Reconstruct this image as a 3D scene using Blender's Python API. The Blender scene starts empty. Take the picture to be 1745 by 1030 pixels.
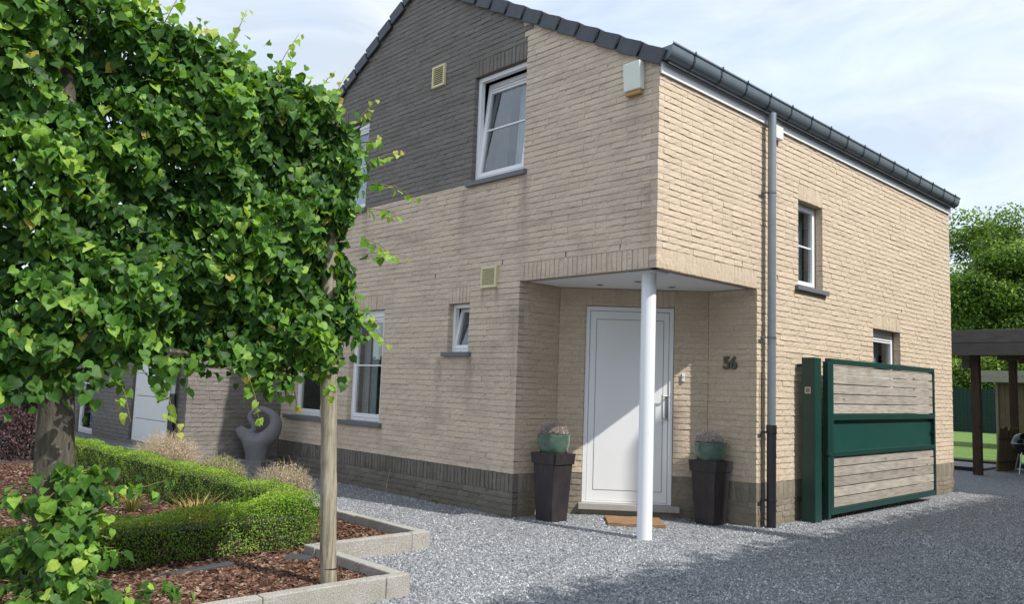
import bpy, math, random
import numpy as np
from mathutils import Vector, Matrix

random.seed(7)
rng = np.random.default_rng(7)
sc = bpy.context.scene
COL = sc.collection

# ------------------------------------------------------------------ camera
YAW, PITCH, ROLL = math.radians(46.5437), math.radians(6.0539), math.radians(2.0802)
cy, sy, cp, sp = math.cos(YAW), math.sin(YAW), math.cos(PITCH), math.sin(PITCH)
fwd = Vector((-sy * cp, cy * cp, sp)); rgt = Vector((cy, sy, 0)); upv = rgt.cross(fwd)
r2 = rgt * math.cos(ROLL) + upv * math.sin(ROLL)
u2 = -rgt * math.sin(ROLL) + upv * math.cos(ROLL)
CAMLOC = Vector((5.1828, -7.0373, 1.6))
cam_d = bpy.data.cameras.new("camera"); cam = bpy.data.objects.new("camera", cam_d); COL.objects.link(cam)
M = Matrix((r2, u2, -fwd)).transposed().to_4x4(); M.translation = CAMLOC
cam.matrix_world = M
cam_d.sensor_width = 36.0; cam_d.lens = 36.0 * 1372.5 / 1745.0
cam_d.clip_start = 0.05; cam_d.clip_end = 600
sc.camera = cam

def to_px(p):                       # pixel of the 1745 wide photograph, used to rank pieces by size only
    d = Vector(p) - CAMLOC; z = d.dot(fwd)
    if z < 0.1: return (-9999, -9999, z)
    return (872.5 + 1372.5 * d.dot(r2) / z, 515 - 1372.5 * d.dot(u2) / z, z)

# ------------------------------------------------------------------ sky, sun, exposure
SUN_TO = Vector((0.90, 0.165, 1.0)).normalized()
w = bpy.data.worlds.new("World"); sc.world = w; w.use_nodes = True
nt = w.node_tree; nt.nodes.clear()
def N_(tree, typ, **kw):
    n = tree.nodes.new(typ)
    for k, v in kw.items(): setattr(n, k, v)
    return n
out = N_(nt, "ShaderNodeOutputWorld"); bg = N_(nt, "ShaderNodeBackground")
sky = N_(nt, "ShaderNodeTexSky", sky_type='NISHITA', sun_disc=False)
sky.sun_elevation = math.asin(SUN_TO.z); sky.sun_rotation = math.atan2(SUN_TO.x, SUN_TO.y)
sky.air_density = 1.0; sky.dust_density = 1.5; sky.ozone_density = 1.2
tc = N_(nt, "ShaderNodeTexCoord"); mp = N_(nt, "ShaderNodeMapping"); mp.inputs['Scale'].default_value = (1.0, 1.0, 2.6)
nz = N_(nt, "ShaderNodeTexNoise"); nz.inputs['Scale'].default_value = 3.2; nz.inputs['Detail'].default_value = 7; nz.inputs['Roughness'].default_value = 0.52
cr = N_(nt, "ShaderNodeValToRGB"); cr.color_ramp.elements[0].position = 0.40; cr.color_ramp.elements[1].position = 0.66
cr.color_ramp.elements[0].color = (0.72, 0.72, 0.72, 1); cr.color_ramp.elements[1].color = (0.98, 0.98, 0.98, 1)
mx = N_(nt, "ShaderNodeMix", data_type='RGBA')
CLOUD = (2.30, 2.55, 2.80, 1)
mx.inputs['B'].default_value = CLOUD
nt.links.new(tc.outputs['Generated'], mp.inputs[0]); nt.links.new(mp.outputs[0], nz.inputs['Vector'])
nt.links.new(nz.outputs['Fac'], cr.inputs[0]); nt.links.new(cr.outputs[0], mx.inputs['Factor'])
nz2 = N_(nt, "ShaderNodeTexNoise"); nz2.inputs['Scale'].default_value = 4.6; nz2.inputs['Detail'].default_value = 8; nz2.inputs['Roughness'].default_value = 0.55; nz2.inputs['Distortion'].default_value = 0.6
cr2 = N_(nt, "ShaderNodeValToRGB"); cr2.color_ramp.elements[0].position = 0.36; cr2.color_ramp.elements[1].position = 0.66
cr2.color_ramp.elements[0].color = (0.195, 0.217, 0.242, 1); cr2.color_ramp.elements[1].color = (0.275, 0.292, 0.312, 1)
vm = N_(nt, "ShaderNodeMix", data_type='RGBA', blend_type='MULTIPLY'); vm.inputs['Factor'].default_value = 1.0; vm.inputs['B'].default_value = (10, 10, 10, 1)
nt.links.new(mp.outputs[0], nz2.inputs['Vector']); nt.links.new(nz2.outputs['Fac'], cr2.inputs[0]); nt.links.new(cr2.outputs[0], vm.inputs['A']); nt.links.new(vm.outputs['Result'], mx.inputs['B'])
nt.links.new(sky.outputs[0], mx.inputs['A']); nt.links.new(mx.outputs['Result'], bg.inputs[0])
bg.inputs[1].default_value = 0.15
nt.links.new(bg.outputs[0], out.inputs[0])
sd = bpy.data.lights.new("sun", 'SUN'); sd.energy = 2.05; sd.angle = math.radians(0.6); sd.color = (1.0, 0.955, 0.89)
so = bpy.data.objects.new("sun", sd); COL.objects.link(so); so.location = (20, 4, 22)
so.rotation_euler = SUN_TO.to_track_quat('Z', 'Y').to_euler()
sc.view_settings.view_transform = 'Standard'; sc.view_settings.look = 'None'
sc.view_settings.gamma = 1.0; sc.view_settings.use_curve_mapping = False
sc.view_settings.exposure = 1.30
sc.render.engine = 'CYCLES'
sc.cycles.max_bounces = 8; sc.cycles.transparent_max_bounces = 12

# ------------------------------------------------------------------ object helpers
def tag(o, label=None, cat=None, group=None, kind=None):
    if label: o['label'] = label
    if cat: o['category'] = cat
    if group: o['group'] = group
    if kind: o['kind'] = kind
    return o
def empty(name, loc, label, cat, group=None):
    o = bpy.data.objects.new(name, None); o.empty_display_size = 0.2; COL.objects.link(o); o.location = loc
    return tag(o, label, cat, group)
def link(name, me, parent=None, mw=None):
    o = bpy.data.objects.new(name, me); COL.objects.link(o)
    if mw is not None: o.matrix_world = mw
    if parent is not None:
        o.parent = parent
        o.matrix_parent_inverse = world_of(parent).inverted()
    return o
def world_of(o):
    if o.parent is None: return o.matrix_basis.copy()
    return world_of(o.parent) @ o.matrix_parent_inverse @ o.matrix_basis
def np_mesh(name, V, polys, mats, fmat=None, tint=None, smooth=False):
    """V (n,3); polys: list of (m,k) int arrays"""
    me = bpy.data.meshes.new(name)
    V = np.asarray(V, dtype=np.float32)
    me.vertices.add(len(V)); me.vertices.foreach_set('co', V.ravel())
    loops = np.concatenate([p.ravel() for p in polys]).astype(np.int32)
    sizes = np.concatenate([np.full(len(p), p.shape[1], np.int32) for p in polys])
    starts = np.concatenate([[0], np.cumsum(sizes)[:-1]]).astype(np.int32)
    me.loops.add(len(loops)); me.loops.foreach_set('vertex_index', loops)
    me.polygons.add(len(sizes)); me.polygons.foreach_set('loop_start', starts); me.polygons.foreach_set('loop_total', sizes)
    if fmat is not None: me.polygons.foreach_set('material_index', np.asarray(fmat, dtype=np.int32))
    me.polygons.foreach_set('use_smooth', np.full(len(sizes), smooth))
    if tint is not None:
        a = me.attributes.new('tint', 'FLOAT_COLOR', 'POINT')
        t = np.ones((len(V), 4), np.float32); t[:, :3] = tint; a.data.foreach_set('color', t.ravel())
    me.update(calc_edges=True)
    for m in mats: me.materials.append(m)
    return me

class MB:
    def __init__(s): s.v = []; s.f = []; s.m = []
    def add(s, vs, fs, mi=0):
        b = len(s.v); s.v += [tuple(v) for v in vs]
        for f in fs: s.f.append([b + i for i in f]); s.m.append(mi)
    def hexa(s, p, mi=0):           # 8 points: bottom 4 (ccw) then top 4
        s.add(p, [(3, 2, 1, 0), (4, 5, 6, 7), (0, 1, 5, 4), (1, 2, 6, 5), (2, 3, 7, 6), (3, 0, 4, 7)], mi)
    def box(s, x0, x1, y0, y1, z0, z1, mi=0):
        s.hexa([(x0, y0, z0), (x1, y0, z0), (x1, y1, z0), (x0, y1, z0), (x0, y0, z1), (x1, y0, z1), (x1, y1, z1), (x0, y1, z1)], mi)
    def fbox(s, F, s0, s1, d0, d1, z0, z1, mi=0):
        P = F.p
        s.hexa([P(s0, d0, z0), P(s1, d0, z0), P(s1, d1, z0), P(s0, d1, z0), P(s0, d0, z1), P(s1, d0, z1), P(s1, d1, z1), P(s0, d1, z1)], mi)
    def tube(s, pts, rad, n=12, mi=0, cap=True, flat=None):
        pts = [Vector(p) for p in pts]
        if not hasattr(rad, '__len__'): rad = [rad] * len(pts)
        b = len(s.v); prev = None
        for i, p in enumerate(pts):
            t = (pts[min(i + 1, len(pts) - 1)] - pts[max(i - 1, 0)]).normalized()
            if prev is None:
                a = Vector((0, 0, 1)) if abs(t.z) < 0.9 else Vector((1, 0, 0))
                u = t.cross(a).normalized()
            else: u = (prev - t * prev.dot(t)).normalized()
            prev = u; v = t.cross(u)
            for k in range(n):
                an = 2 * math.pi * k / n
                s.v.append(tuple(p + (u * math.cos(an) + v * math.sin(an)) * rad[i]))
        for i in range(len(pts) - 1):
            for k in range(n):
                k2 = (k + 1) % n
                s.f.append([b + i * n + k, b + i * n + k2, b + (i + 1) * n + k2, b + (i + 1) * n + k]); s.m.append(mi)
        if cap:
            s.f.append([b + k for k in range(n)][::-1]); s.m.append(mi)
            s.f.append([b + (len(pts) - 1) * n + k for k in range(n)]); s.m.append(mi)
    def lathe(s, c, prof, n=32, mi=0):
        b = len(s.v)
        for r, z in prof:
            for k in range(n):
                a = 2 * math.pi * k / n
                s.v.append((c[0] + r * math.cos(a), c[1] + r * math.sin(a), c[2] + z))
        for i in range(len(prof) - 1):
            for k in range(n):
                k2 = (k + 1) % n
                s.f.append([b + i * n + k, b + i * n + k2, b + (i + 1) * n + k2, b + (i + 1) * n + k]); s.m.append(mi)
    def build(s, name, mats, parent=None, bevel=0, smooth=False, kind=None, segs=2):
        me = bpy.data.meshes.new(name)
        me.from_pydata(s.v, [], s.f); me.polygons.foreach_set('material_index', s.m)
        if smooth: me.polygons.foreach_set('use_smooth', [True] * len(s.f))
        if not isinstance(mats, (list, tuple)): mats = [mats]
        for m in mats: me.materials.append(m)
        me.update()
        o = link(name, me, parent)
        if bevel:
            md = o.modifiers.new("bevel", 'BEVEL'); md.width = bevel; md.segments = segs; md.limit_method = 'ANGLE'; md.angle_limit = math.radians(40)
        if smooth and bevel == 0:
            md = o.modifiers.new("edges", 'EDGE_SPLIT'); md.split_angle = math.radians(50)
        if kind: o['kind'] = kind
        return o

class Fr:                            # wall frame: origin, direction along the wall, outward normal
    def __init__(s, o, u, n): s.o = Vector((o[0], o[1], 0)); s.u = Vector((u[0], u[1], 0)).normalized(); s.n = Vector((n[0], n[1], 0)).normalized()
    def p(s, a, d, z): return tuple(s.o + s.u * a + s.n * d + Vector((0, 0, z)))

# ------------------------------------------------------------------ materials
def lk(t, a, b): t.links.new(a, b)
def newmat(name):
    m = bpy.data.materials.new(name); m.use_nodes = True; t = m.node_tree
    b = t.nodes['Principled BSDF']; return m, t, b
def coords(t, scale=(1, 1, 1), kind='Object'):
    tc = N_(t, 'ShaderNodeTexCoord'); mp = N_(t, 'ShaderNodeMapping'); mp.inputs['Scale'].default_value = scale
    lk(t, tc.outputs[kind], mp.inputs[0]); return mp.outputs[0]
def wcoords(t, scale=(1, 1, 1)):
    g = N_(t, 'ShaderNodeNewGeometry'); mp = N_(t, 'ShaderNodeMapping'); mp.inputs['Scale'].default_value = scale
    lk(t, g.outputs['Position'], mp.inputs[0]); return mp.outputs[0]
def noise(t, vec, scale, detail=4, rough=0.5):
    n = N_(t, 'ShaderNodeTexNoise'); n.inputs['Scale'].default_value = scale; n.inputs['Detail'].default_value = detail; n.inputs['Roughness'].default_value = rough
    lk(t, vec, n.inputs['Vector']); return n.outputs['Fac']
def ramp(t, fac, stops):
    r = N_(t, 'ShaderNodeValToRGB'); e = r.color_ramp.elements
    while len(e) < len(stops): e.new(0.5)
    for i, (p, c) in enumerate(stops):
        e[i].position = p; e[i].color = (c[0], c[1], c[2], 1) if hasattr(c, '__len__') else (c, c, c, 1)
    lk(t, fac, r.inputs[0]); return r.outputs[0]
def mixc(t, fac, a, b, mode='MIX'):
    m = N_(t, 'ShaderNodeMix', data_type='RGBA', blend_type=mode)
    for s_, v in ((m.inputs['Factor'], fac), (m.inputs['A'], a), (m.inputs['B'], b)):
        if hasattr(v, 'is_linked') or hasattr(v, 'links'): lk(t, v, s_)
        elif hasattr(v, '__len__'): s_.default_value = (v[0], v[1], v[2], 1)
        else: s_.default_value = v
    return m.outputs['Result']
def bump(t, b, h, strength=0.3, dist=0.01):
    n = N_(t, 'ShaderNodeBump'); n.inputs['Strength'].default_value = strength; n.inputs['Distance'].default_value = dist
    lk(t, h, n.inputs['Height']); lk(t, n.outputs[0], b.inputs['Normal'])
def plain(name, col, rough=0.5, metal=0.0, var=0.12, vs=6.0, bmp=0.0, bs=60, spec=0.5):
    m, t, b = newmat(name); v = wcoords(t)
    f = noise(t, v, vs, 5, 0.6)
    c = mixc(t, f, [x * (1 - var) for x in col], [min(1, x * (1 + var)) for x in col])
    lk(t, c, b.inputs['Base Color']); b.inputs['Roughness'].default_value = rough; b.inputs['Metallic'].default_value = metal
    b.inputs['Specular IOR Level'].default_value = spec
    if bmp: bump(t, b, noise(t, v, bs, 4, 0.6), bmp, 0.01)
    return m

def brick_mat(name, c1, c2, c3, stain, stain_amt, streak=(0.5, 0.5, 2.2), sth=(0.46, 0.72), drips=()):
    m, t, b = newmat(name)
    g = N_(t, 'ShaderNodeNewGeometry'); oi = N_(t, 'ShaderNodeObjectInfo')
    ad = N_(t, 'ShaderNodeMath', operation='ADD'); lk(t, g.outputs['Random Per Island'], ad.inputs[0]); lk(t, oi.outputs['Random'], ad.inputs[1])
    fr = N_(t, 'ShaderNodeMath', operation='FRACT'); lk(t, ad.outputs[0], fr.inputs[0])
    base = ramp(t, fr.outputs[0], [(0.0, c1), (0.5, c2), (1.0, c3)])
    v = wcoords(t, (1, 1, 1))
    fine = noise(t, v, 38, 6, 0.65)
    base = mixc(t, 1.0, base, ramp(t, fine, [(0.25, 0.80), (0.75, 1.16)]), 'MULTIPLY')
    big = noise(t, wcoords(t, streak), 2.3, 7, 0.62)
    fac = ramp(t, big, [(sth[0], 0.0), (sth[1], stain_amt)])
    base = mixc(t, fac, base, stain)
    gr = noise(t, wcoords(t, (3, 3, 14)), 1.4, 8, 0.7)
    base = mixc(t, ramp(t, gr, [(0.54, 0.0), (0.78, stain_amt * 0.9)]), base, [x * 0.6 for x in stain])
    if drips:
        sp_ = N_(t, 'ShaderNodeSeparateXYZ'); lk(t, g.outputs['Position'], sp_.inputs[0])
        def mth(op, a, b_=None, cl=False):
            n = N_(t, 'ShaderNodeMath', operation=op); n.use_clamp = cl
            for i, v_ in enumerate((a, b_)):
                if v_ is None: continue
                if isinstance(v_, (int, float)): n.inputs[i].default_value = v_
                else: lk(t, v_, n.inputs[i])
            return n.outputs[0]
        tot = None
        for (x0, zt, wx, ln, am) in drips:
            dx = mth('DIVIDE', mth('ABSOLUTE', mth('SUBTRACT', sp_.outputs[0], x0)), wx)
            a = mth('SUBTRACT', 1.0, dx, True)
            dz = mth('DIVIDE', mth('SUBTRACT', zt, sp_.outputs[2]), ln)
            b2 = mth('MULTIPLY', mth('SUBTRACT', 1.0, dz, True), mth('GREATER_THAN', dz, 0.0))
            v2 = mth('MULTIPLY', mth('MULTIPLY', a, b2), am)
            tot = v2 if tot is None else mth('ADD', tot, v2)
        dn = ramp(t, noise(t, wcoords(t, (5, 5, 3)), 3.0, 6, .7), [(0.3, 0.25), (0.7, 1.5)])
        base = mixc(t, mth('MULTIPLY', mth('MULTIPLY', tot, 0.75), dn, True), base, [x * 0.55 for x in stain])
    # splash dirt near the ground
    sep = N_(t, 'ShaderNodeSeparateXYZ'); lk(t, g.outputs['Position'], sep.inputs[0])
    mr = N_(t, 'ShaderNodeMapRange'); mr.inputs[1].default_value = 0.0; mr.inputs[2].default_value = 0.3; mr.inputs[3].default_value = 0.42; mr.inputs[4].default_value = 0.0
    lk(t, sep.outputs[2], mr.inputs[0]); base = mixc(t, mr.outputs[0], base, (0.16, 0.135, 0.09))
    lk(t, base, b.inputs['Base Color']); b.inputs['Roughness'].default_value = 0.92; b.inputs['Specular IOR Level'].default_value = 0.15
    bump(t, b, noise(t, wcoords(t, (1, 1, 2.2)), 55, 6, 0.7), 0.55, 0.012)
    return m
BEIGE = brick_mat('brick_paint_beige', (0.55, 0.455, 0.345), (0.575, 0.475, 0.36), (0.60, 0.495, 0.375), (0.38, 0.32, 0.24), 0.34)
BEIGE_G = brick_mat('brick_paint_weathered', (0.62, 0.51, 0.395), (0.645, 0.53, 0.415), (0.67, 0.55, 0.43), (0.27, 0.24, 0.20), 0.55, (0.5, 0.5, 1.7), (0.46, 0.74), ((-3.30, 4.31, .14, 1.2, .6), (-2.09, 4.31, .13, 1.7, .7), (-3.68, 1.98, .14, .9, .7), (-3.02, 1.98, .12, .9, .7), (-3.35, 1.98, .4, .5, .35), (-2.82, 2.89, .06, .35, .8), (-2.54, 2.89, .06, .35, .8), (-5.74, 4.3, .14, 1.0, .6), (-4.75, 3.86, .85, .10, .9), (-4.4, 3.76, .5, .10, .7), (-5.04, .93, .12, .5, .5), (-6.3, .93, .12, .5, .5), (-2.2, 2.6, .16, 2.3, .5), (-.12, 3.9, .16, .9, .6), (-.35, 4.9, .2, .8, .35), (-2.7, 2.2, .5, 1.2, .35)))
GREY = brick_mat('brick_paint_grey', (0.192, 0.177, 0.16), (0.205, 0.19, 0.172), (0.218, 0.202, 0.184), (0.11, 0.10, 0.085), 0.5)
PLINTH = brick_mat('brick_plinth', (0.165, 0.15, 0.13), (0.195, 0.178, 0.155), (0.22, 0.20, 0.175), (0.12, 0.11, 0.095), 0.5)
PLINTH_S = brick_mat('brick_plinth_side', (0.22, 0.192, 0.155), (0.255, 0.222, 0.18), (0.29, 0.255, 0.205), (0.17, 0.155, 0.095), 0.5)
BRICKM = [BEIGE, BEIGE_G, GREY, PLINTH, PLINTH_S]
def mortar_mat(name, c):
    return plain(name, c, 0.95, 0, 0.2, 12, 0.4, 90, 0.1)
MORT = [mortar_mat('mortar_beige', (0.50, 0.40, 0.28)), mortar_mat('mortar_weathered', (0.47, 0.39, 0.31)), mortar_mat('mortar_grey', (0.15, 0.138, 0.122)),
        mortar_mat('mortar_plinth', (0.12, 0.105, 0.085)), mortar_mat('mortar_plinth_side', (0.30, 0.26, 0.20))]

WHITE = plain('white_pvc', (0.80, 0.81, 0.82), 0.32, 0, 0.02, 3)
DOORW = plain('white_door_paint', (0.80, 0.81, 0.81), 0.38, 0, 0.02, 3)
SOFFIT = plain('soffit_paint', (0.80, 0.81, 0.82), 0.7, 0, 0.04, 2)
STONE = plain('blue_stone', (0.135, 0.14, 0.15), 0.6, 0, 0.3, 14, 0.2)
STEPST = plain('grey_sill_stone', (0.36, 0.34, 0.315), 0.7, 0, 0.18, 18, 0.2)
ZINC = plain('zinc', (0.155, 0.19, 0.215), 0.38, 0.35, 0.22, 5)
ZINC_L = plain('zinc_pipe', (0.22, 0.255, 0.28), 0.36, 0.3, 0.2, 6)
BLACKP = plain('black_plastic', (0.018, 0.019, 0.024), 0.35, 0, 0.1)
STEEL = plain('brushed_steel', (0.50, 0.50, 0.50), 0.35, 0.8, 0.06)
GREEN = plain('green_paint', (0.008, 0.044, 0.036), 0.40, 0, 0.22, 3.0, 0.05, 20)
GREENP = plain('green_panel', (0.011, 0.062, 0.051), 0.36, 0, 0.30, 4.5)
VENTC = plain('yellowed_plastic', (0.66, 0.60, 0.36), 0.5, 0, 0.08)
VENTD = plain('vent_shadow', (0.11, 0.095, 0.06), 0.8, 0, 0.3)
PALEBOX = plain('pale_box', (0.68, 0.72, 0.64), 0.45, 0, 0.05)
AMBER = plain('amber_lens', (0.42, 0.22, 0.06), 0.4, 0, 0.3, 30)
DARK = plain('interior_dark', (0.03, 0.03, 0.032), 0.9, 0, 0.1)
CURTAIN = plain('sheer_curtain', (0.62, 0.66, 0.72), 0.9, 0, 0.06)
CURTAIN_D = plain('dark_curtain', (0.10, 0.12, 0.11), 0.9, 0, 0.2)
COLUMNM = plain('column_paint', (0.80, 0.82, 0.85), 0.3, 0, 0.015)
SLATE, t_, b_ = newmat('slate_tile')
v_ = wcoords(t_); f_ = noise(t_, v_, 7, 7, 0.65)
c_ = ramp(t_, f_, [(0.3, (0.034, 0.040, 0.050)), (0.6, (0.055, 0.063, 0.075)), (0.8, (0.10, 0.105, 0.10))])
lk(t_, c_, b_.inputs['Base Color']); b_.inputs['Roughness'].default_value = 0.5; bump(t_, b_, noise(t_, v_, 80, 4), 0.2, 0.005)

def glass_mat(name, tintc):
    m, t, b = newmat(name); t.nodes.remove(b)
    o = t.nodes['Material Output']; gl = N_(t, 'ShaderNodeBsdfGlossy'); gl.inputs['Roughness'].default_value = 0.02; gl.inputs['Color'].default_value = (0.95, 0.97, 1, 1)
    tr = N_(t, 'ShaderNodeBsdfTransparent'); tr.inputs['Color'].default_value = tintc
    fz = N_(t, 'ShaderNodeFresnel'); gm_ = N_(t, 'ShaderNodeNewGeometry'); mr_ = N_(t, 'ShaderNodeMapRange'); mr_.inputs[3].default_value = 1.95; mr_.inputs[4].default_value = 1 / 1.95
    lk(t, gm_.outputs['Backfacing'], mr_.inputs[0]); lk(t, mr_.outputs[0], fz.inputs['IOR'])
    mxs = N_(t, 'ShaderNodeMixShader'); lk(t, fz.outputs[0], mxs.inputs[0]); lk(t, tr.outputs[0], mxs.inputs[1]); lk(t, gl.outputs[0], mxs.inputs[2]); lk(t, mxs.outputs[0], o.inputs[0])
    return m
GLASS = glass_mat('window_glass', (0.80, 0.84, 0.84, 1))

def wood_mat(name, c1, c2, c3, axis='y', rough=0.8, sc_=1.0, knots=True):
    m, t, b = newmat(name)
    s = {'x': (1.2, 14, 14), 'y': (14, 1.2, 14), 'z': (14, 14, 1.2)}[axis]
    s = tuple(q * sc_ for q in s)
    oi = N_(t, 'ShaderNodeObjectInfo')
    tc = N_(t, 'ShaderNodeNewGeometry'); mp = N_(t, 'ShaderNodeMapping'); mp.inputs['Scale'].default_value = s
    lk(t, tc.outputs['Position'], mp.inputs[0])
    ml = N_(t, 'ShaderNodeMath', operation='MULTIPLY'); ml.inputs[1].default_value = 37.0; lk(t, oi.outputs['Random'], ml.inputs[0])
    cx = N_(t, 'ShaderNodeCombineXYZ')
    for i in range(3): lk(t, ml.outputs[0], cx.inputs[i])
    lk(t, cx.outputs[0], mp.inputs['Location'])
    g = noise(t, mp.outputs[0], 3.0, 8, 0.7)
    c = ramp(t, g, [(0.28, c1), (0.5, c2), (0.75, c3)])
    mr = N_(t, 'ShaderNodeMapRange'); mr.inputs[3].default_value = 0.82; mr.inputs[4].default_value = 1.15; lk(t, oi.outputs['Random'], mr.inputs[0])
    cc = N_(t, 'ShaderNodeCombineColor')
    for i in range(3): lk(t, mr.outputs[0], cc.inputs[i])
    c = mixc(t, 1.0, c, cc.outputs[0], 'MULTIPLY')
    bl = noise(t, wcoords(t, (2, 2, 2)), 1.6, 4)
    c = mixc(t, ramp(t, bl, [(0.5, 0.0), (0.75, 0.4)]), c, c1)
    if knots:
        vo = N_(t, 'ShaderNodeTexVoronoi'); vo.inputs['Scale'].default_value = 1.0
        mk = N_(t, 'ShaderNodeMapping'); mk.inputs['Scale'].default_value = {'x': (1.6, 5, 5), 'y': (5, 1.6, 5), 'z': (5, 5, 1.6)}[axis]; lk(t, tc.outputs['Position'], mk.inputs[0]); lk(t, mk.outputs[0], vo.inputs['Vector'])
        c = mixc(t, ramp(t, vo.outputs['Distance'], [(0.04, 0.75), (0.11, 0.0)]), c, [x * 0.35 for x in c1])
    lk(t, c, b.inputs['Base Color']); b.inputs['Roughness'].default_value = rough; b.inputs['Specular IOR Level'].default_value = 0.25
    bump(t, b, g, 0.35, 0.008)
    return m
BOARD = wood_mat('weathered_board', (0.20, 0.18, 0.15), (0.36, 0.33, 0.285), (0.50, 0.465, 0.41), 'y')
POSTW = wood_mat('weathered_stake', (0.10, 0.085, 0.06), (0.27, 0.24, 0.18), (0.46, 0.42, 0.33), 'z')
CARW = wood_mat('carport_fascia_wood', (0.11, 0.10, 0.088), (0.165, 0.15, 0.135), (0.22, 0.20, 0.18), 'x')
CARD = wood_mat('dark_stained_post', (0.055, 0.036, 0.024), (0.095, 0.06, 0.04), (0.14, 0.10, 0.07), 'z')
SHEDW = wood_mat('shed_wall_wood', (0.08, 0.055, 0.035), (0.12, 0.085, 0.055), (0.16, 0.12, 0.08), 'z')
REED = wood_mat('reed_wood', (0.12, 0.09, 0.045), (0.22, 0.165, 0.08), (0.32, 0.25, 0.13), 'z', 0.7, 2.0, False)

def leaf_mat(name, rough=0.42, trans=0.35, gain=1.0, spec=0.45):
    m, t, b = newmat(name)
    at = N_(t, 'ShaderNodeAttribute'); at.attribute_name = 'tint'
    v = wcoords(t); f = noise(t, v, 45, 3)
    c = mixc(t, 1.0, at.outputs['Color'], ramp(t, f, [(0.3, 0.78 * gain), (0.7, 1.15 * gain)]), 'MULTIPLY')
    lk(t, c, b.inputs['Base Color']); b.inputs['Roughness'].default_value = rough; b.inputs['Specular IOR Level'].default_value = spec
    tr = N_(t, 'ShaderNodeBsdfTranslucent'); hs = N_(t, 'ShaderNodeHueSaturation'); hs.inputs['Hue'].default_value = 0.475; hs.inputs['Saturation'].default_value = 1.15; hs.inputs['Value'].default_value = 1.5
    lk(t, c, hs.inputs['Color']); lk(t, hs.outputs[0], tr.inputs['Color'])
    mxs = N_(t, 'ShaderNodeMixShader'); mxs.inputs[0].default_value = trans
    lk(t, b.outputs[0], mxs.inputs[1]); lk(t, tr.outputs[0], mxs.inputs[2]); lk(t, mxs.outputs[0], t.nodes['Material Output'].inputs[0])
    return m
LEAF = leaf_mat('linden_leaf', 0.5, 0.38, 1.0, 0.28); SMALLLEAF = leaf_mat('small_leaf', 0.5, 0.3); FARLEAF = leaf_mat('far_leaf', 0.6, 0.3); DRYM = leaf_mat('dry_twig', 0.85, 0.1, 1.0, 0.1)
BARK, t_, b_ = newmat('bark')
v_ = wcoords(t_, (9, 9, 2.2)); f_ = noise(t_, v_, 3, 8, 0.7)
c_ = ramp(t_, f_, [(0.3, (0.035, 0.030, 0.022)), (0.55, (0.10, 0.088, 0.065)), (0.75, (0.18, 0.165, 0.13))])
vo_ = noise(t_, wcoords(t_, (6, 6, 9)), 2.2, 3, 0.5)
c_ = mixc(t_, ramp(t_, vo_, [(0.62, 0.0), (0.68, 0.8)]), c_, (0.24, 0.235, 0.20))
lk(t_, c_, b_.inputs['Base Color']); b_.inputs['Roughness'].default_value = 0.95; bump(t_, b_, f_, 1.0, 0.02)
KERB, t_, b_ = newmat('kerb_granite')
v_ = wcoords(t_); f_ = noise(t_, v_, 130, 3, 0.7)
c_ = ramp(t_, f_, [(0.3, (0.13, 0.12, 0.105)), (0.5, (0.36, 0.345, 0.31)), (0.7, (0.54, 0.525, 0.49))])
c_ = mixc(t_, ramp(t_, noise(t_, v_, 5, 5), [(0.45, 0.0), (0.75, 0.45)]), c_, (0.20, 0.18, 0.13))
lk(t_, c_, b_.inputs['Base Color']); b_.inputs['Roughness'].default_value = 0.95; bump(t_, b_, noise(t_, v_, 60, 5, 0.7), 0.6, 0.015)

# ------------------------------------------------------------------ the house: brick walls
C = 0.0756
house = empty('brick_house', (0, 0, 0), 'two storey beige brick house with grey painted gable and dark tiled roof', 'house')

NV = 14
def brick_template(k):
    r = np.random.default_rng(100 + k)
    nx, nz_ = 5, 3
    V = []; idx = {}; lip = r.uniform(0.0, 0.0055)
    for j in range(nz_):
        for i in range(nx):
            x = i / (nx - 1); z = j / (nz_ - 1)
            d = r.normal(0, 0.0013)
            edge = (i in (0, nx - 1)) or (j in (0, nz_ - 1))
            if edge: d -= 0.0022
            if j == 0: d += lip + r.normal(0, .0008)
            if j == nz_ - 1: d -= 0.002
            zz = z * 0.066 + (r.normal(0, 0.0022) if j == 0 else (r.normal(0, 0.0012) if j == nz_ - 1 else 0))
            xx = x * 0.215 + (r.normal(0, 0.0012) if i in (0, nx - 1) else r.normal(0, 0.006))
            idx[(i, j)] = len(V); V.append((xx, -d, zz))
    F = []
    for j in range(nz_ - 1):
        for i in range(nx - 1):
            F.append((idx[(i, j)], idx[(i + 1, j)], idx[(i + 1, j + 1)], idx[(i, j + 1)]))
    ring = [(i, 0) for i in range(nx)] + [(nx - 1, 1)] + [(i, 2) for i in range(nx - 1, -1, -1)] + [(0, 1)]
    rb = []
    for (i, j) in ring:
        x, y, z = V[idx[(i, j)]]; rb.append(len(V)); V.append((x, 0.1, z))
    n = len(ring)
    for a in range(n):
        b = (a + 1) % n
        F.append((idx[ring[b]], idx[ring[a]], rb[a], rb[b]))
    return np.array(V), np.array(F)
TEMPL = [brick_template(k) for k in range(NV)]
BR = []        # (matrix4, variant, mat, area)
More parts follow.
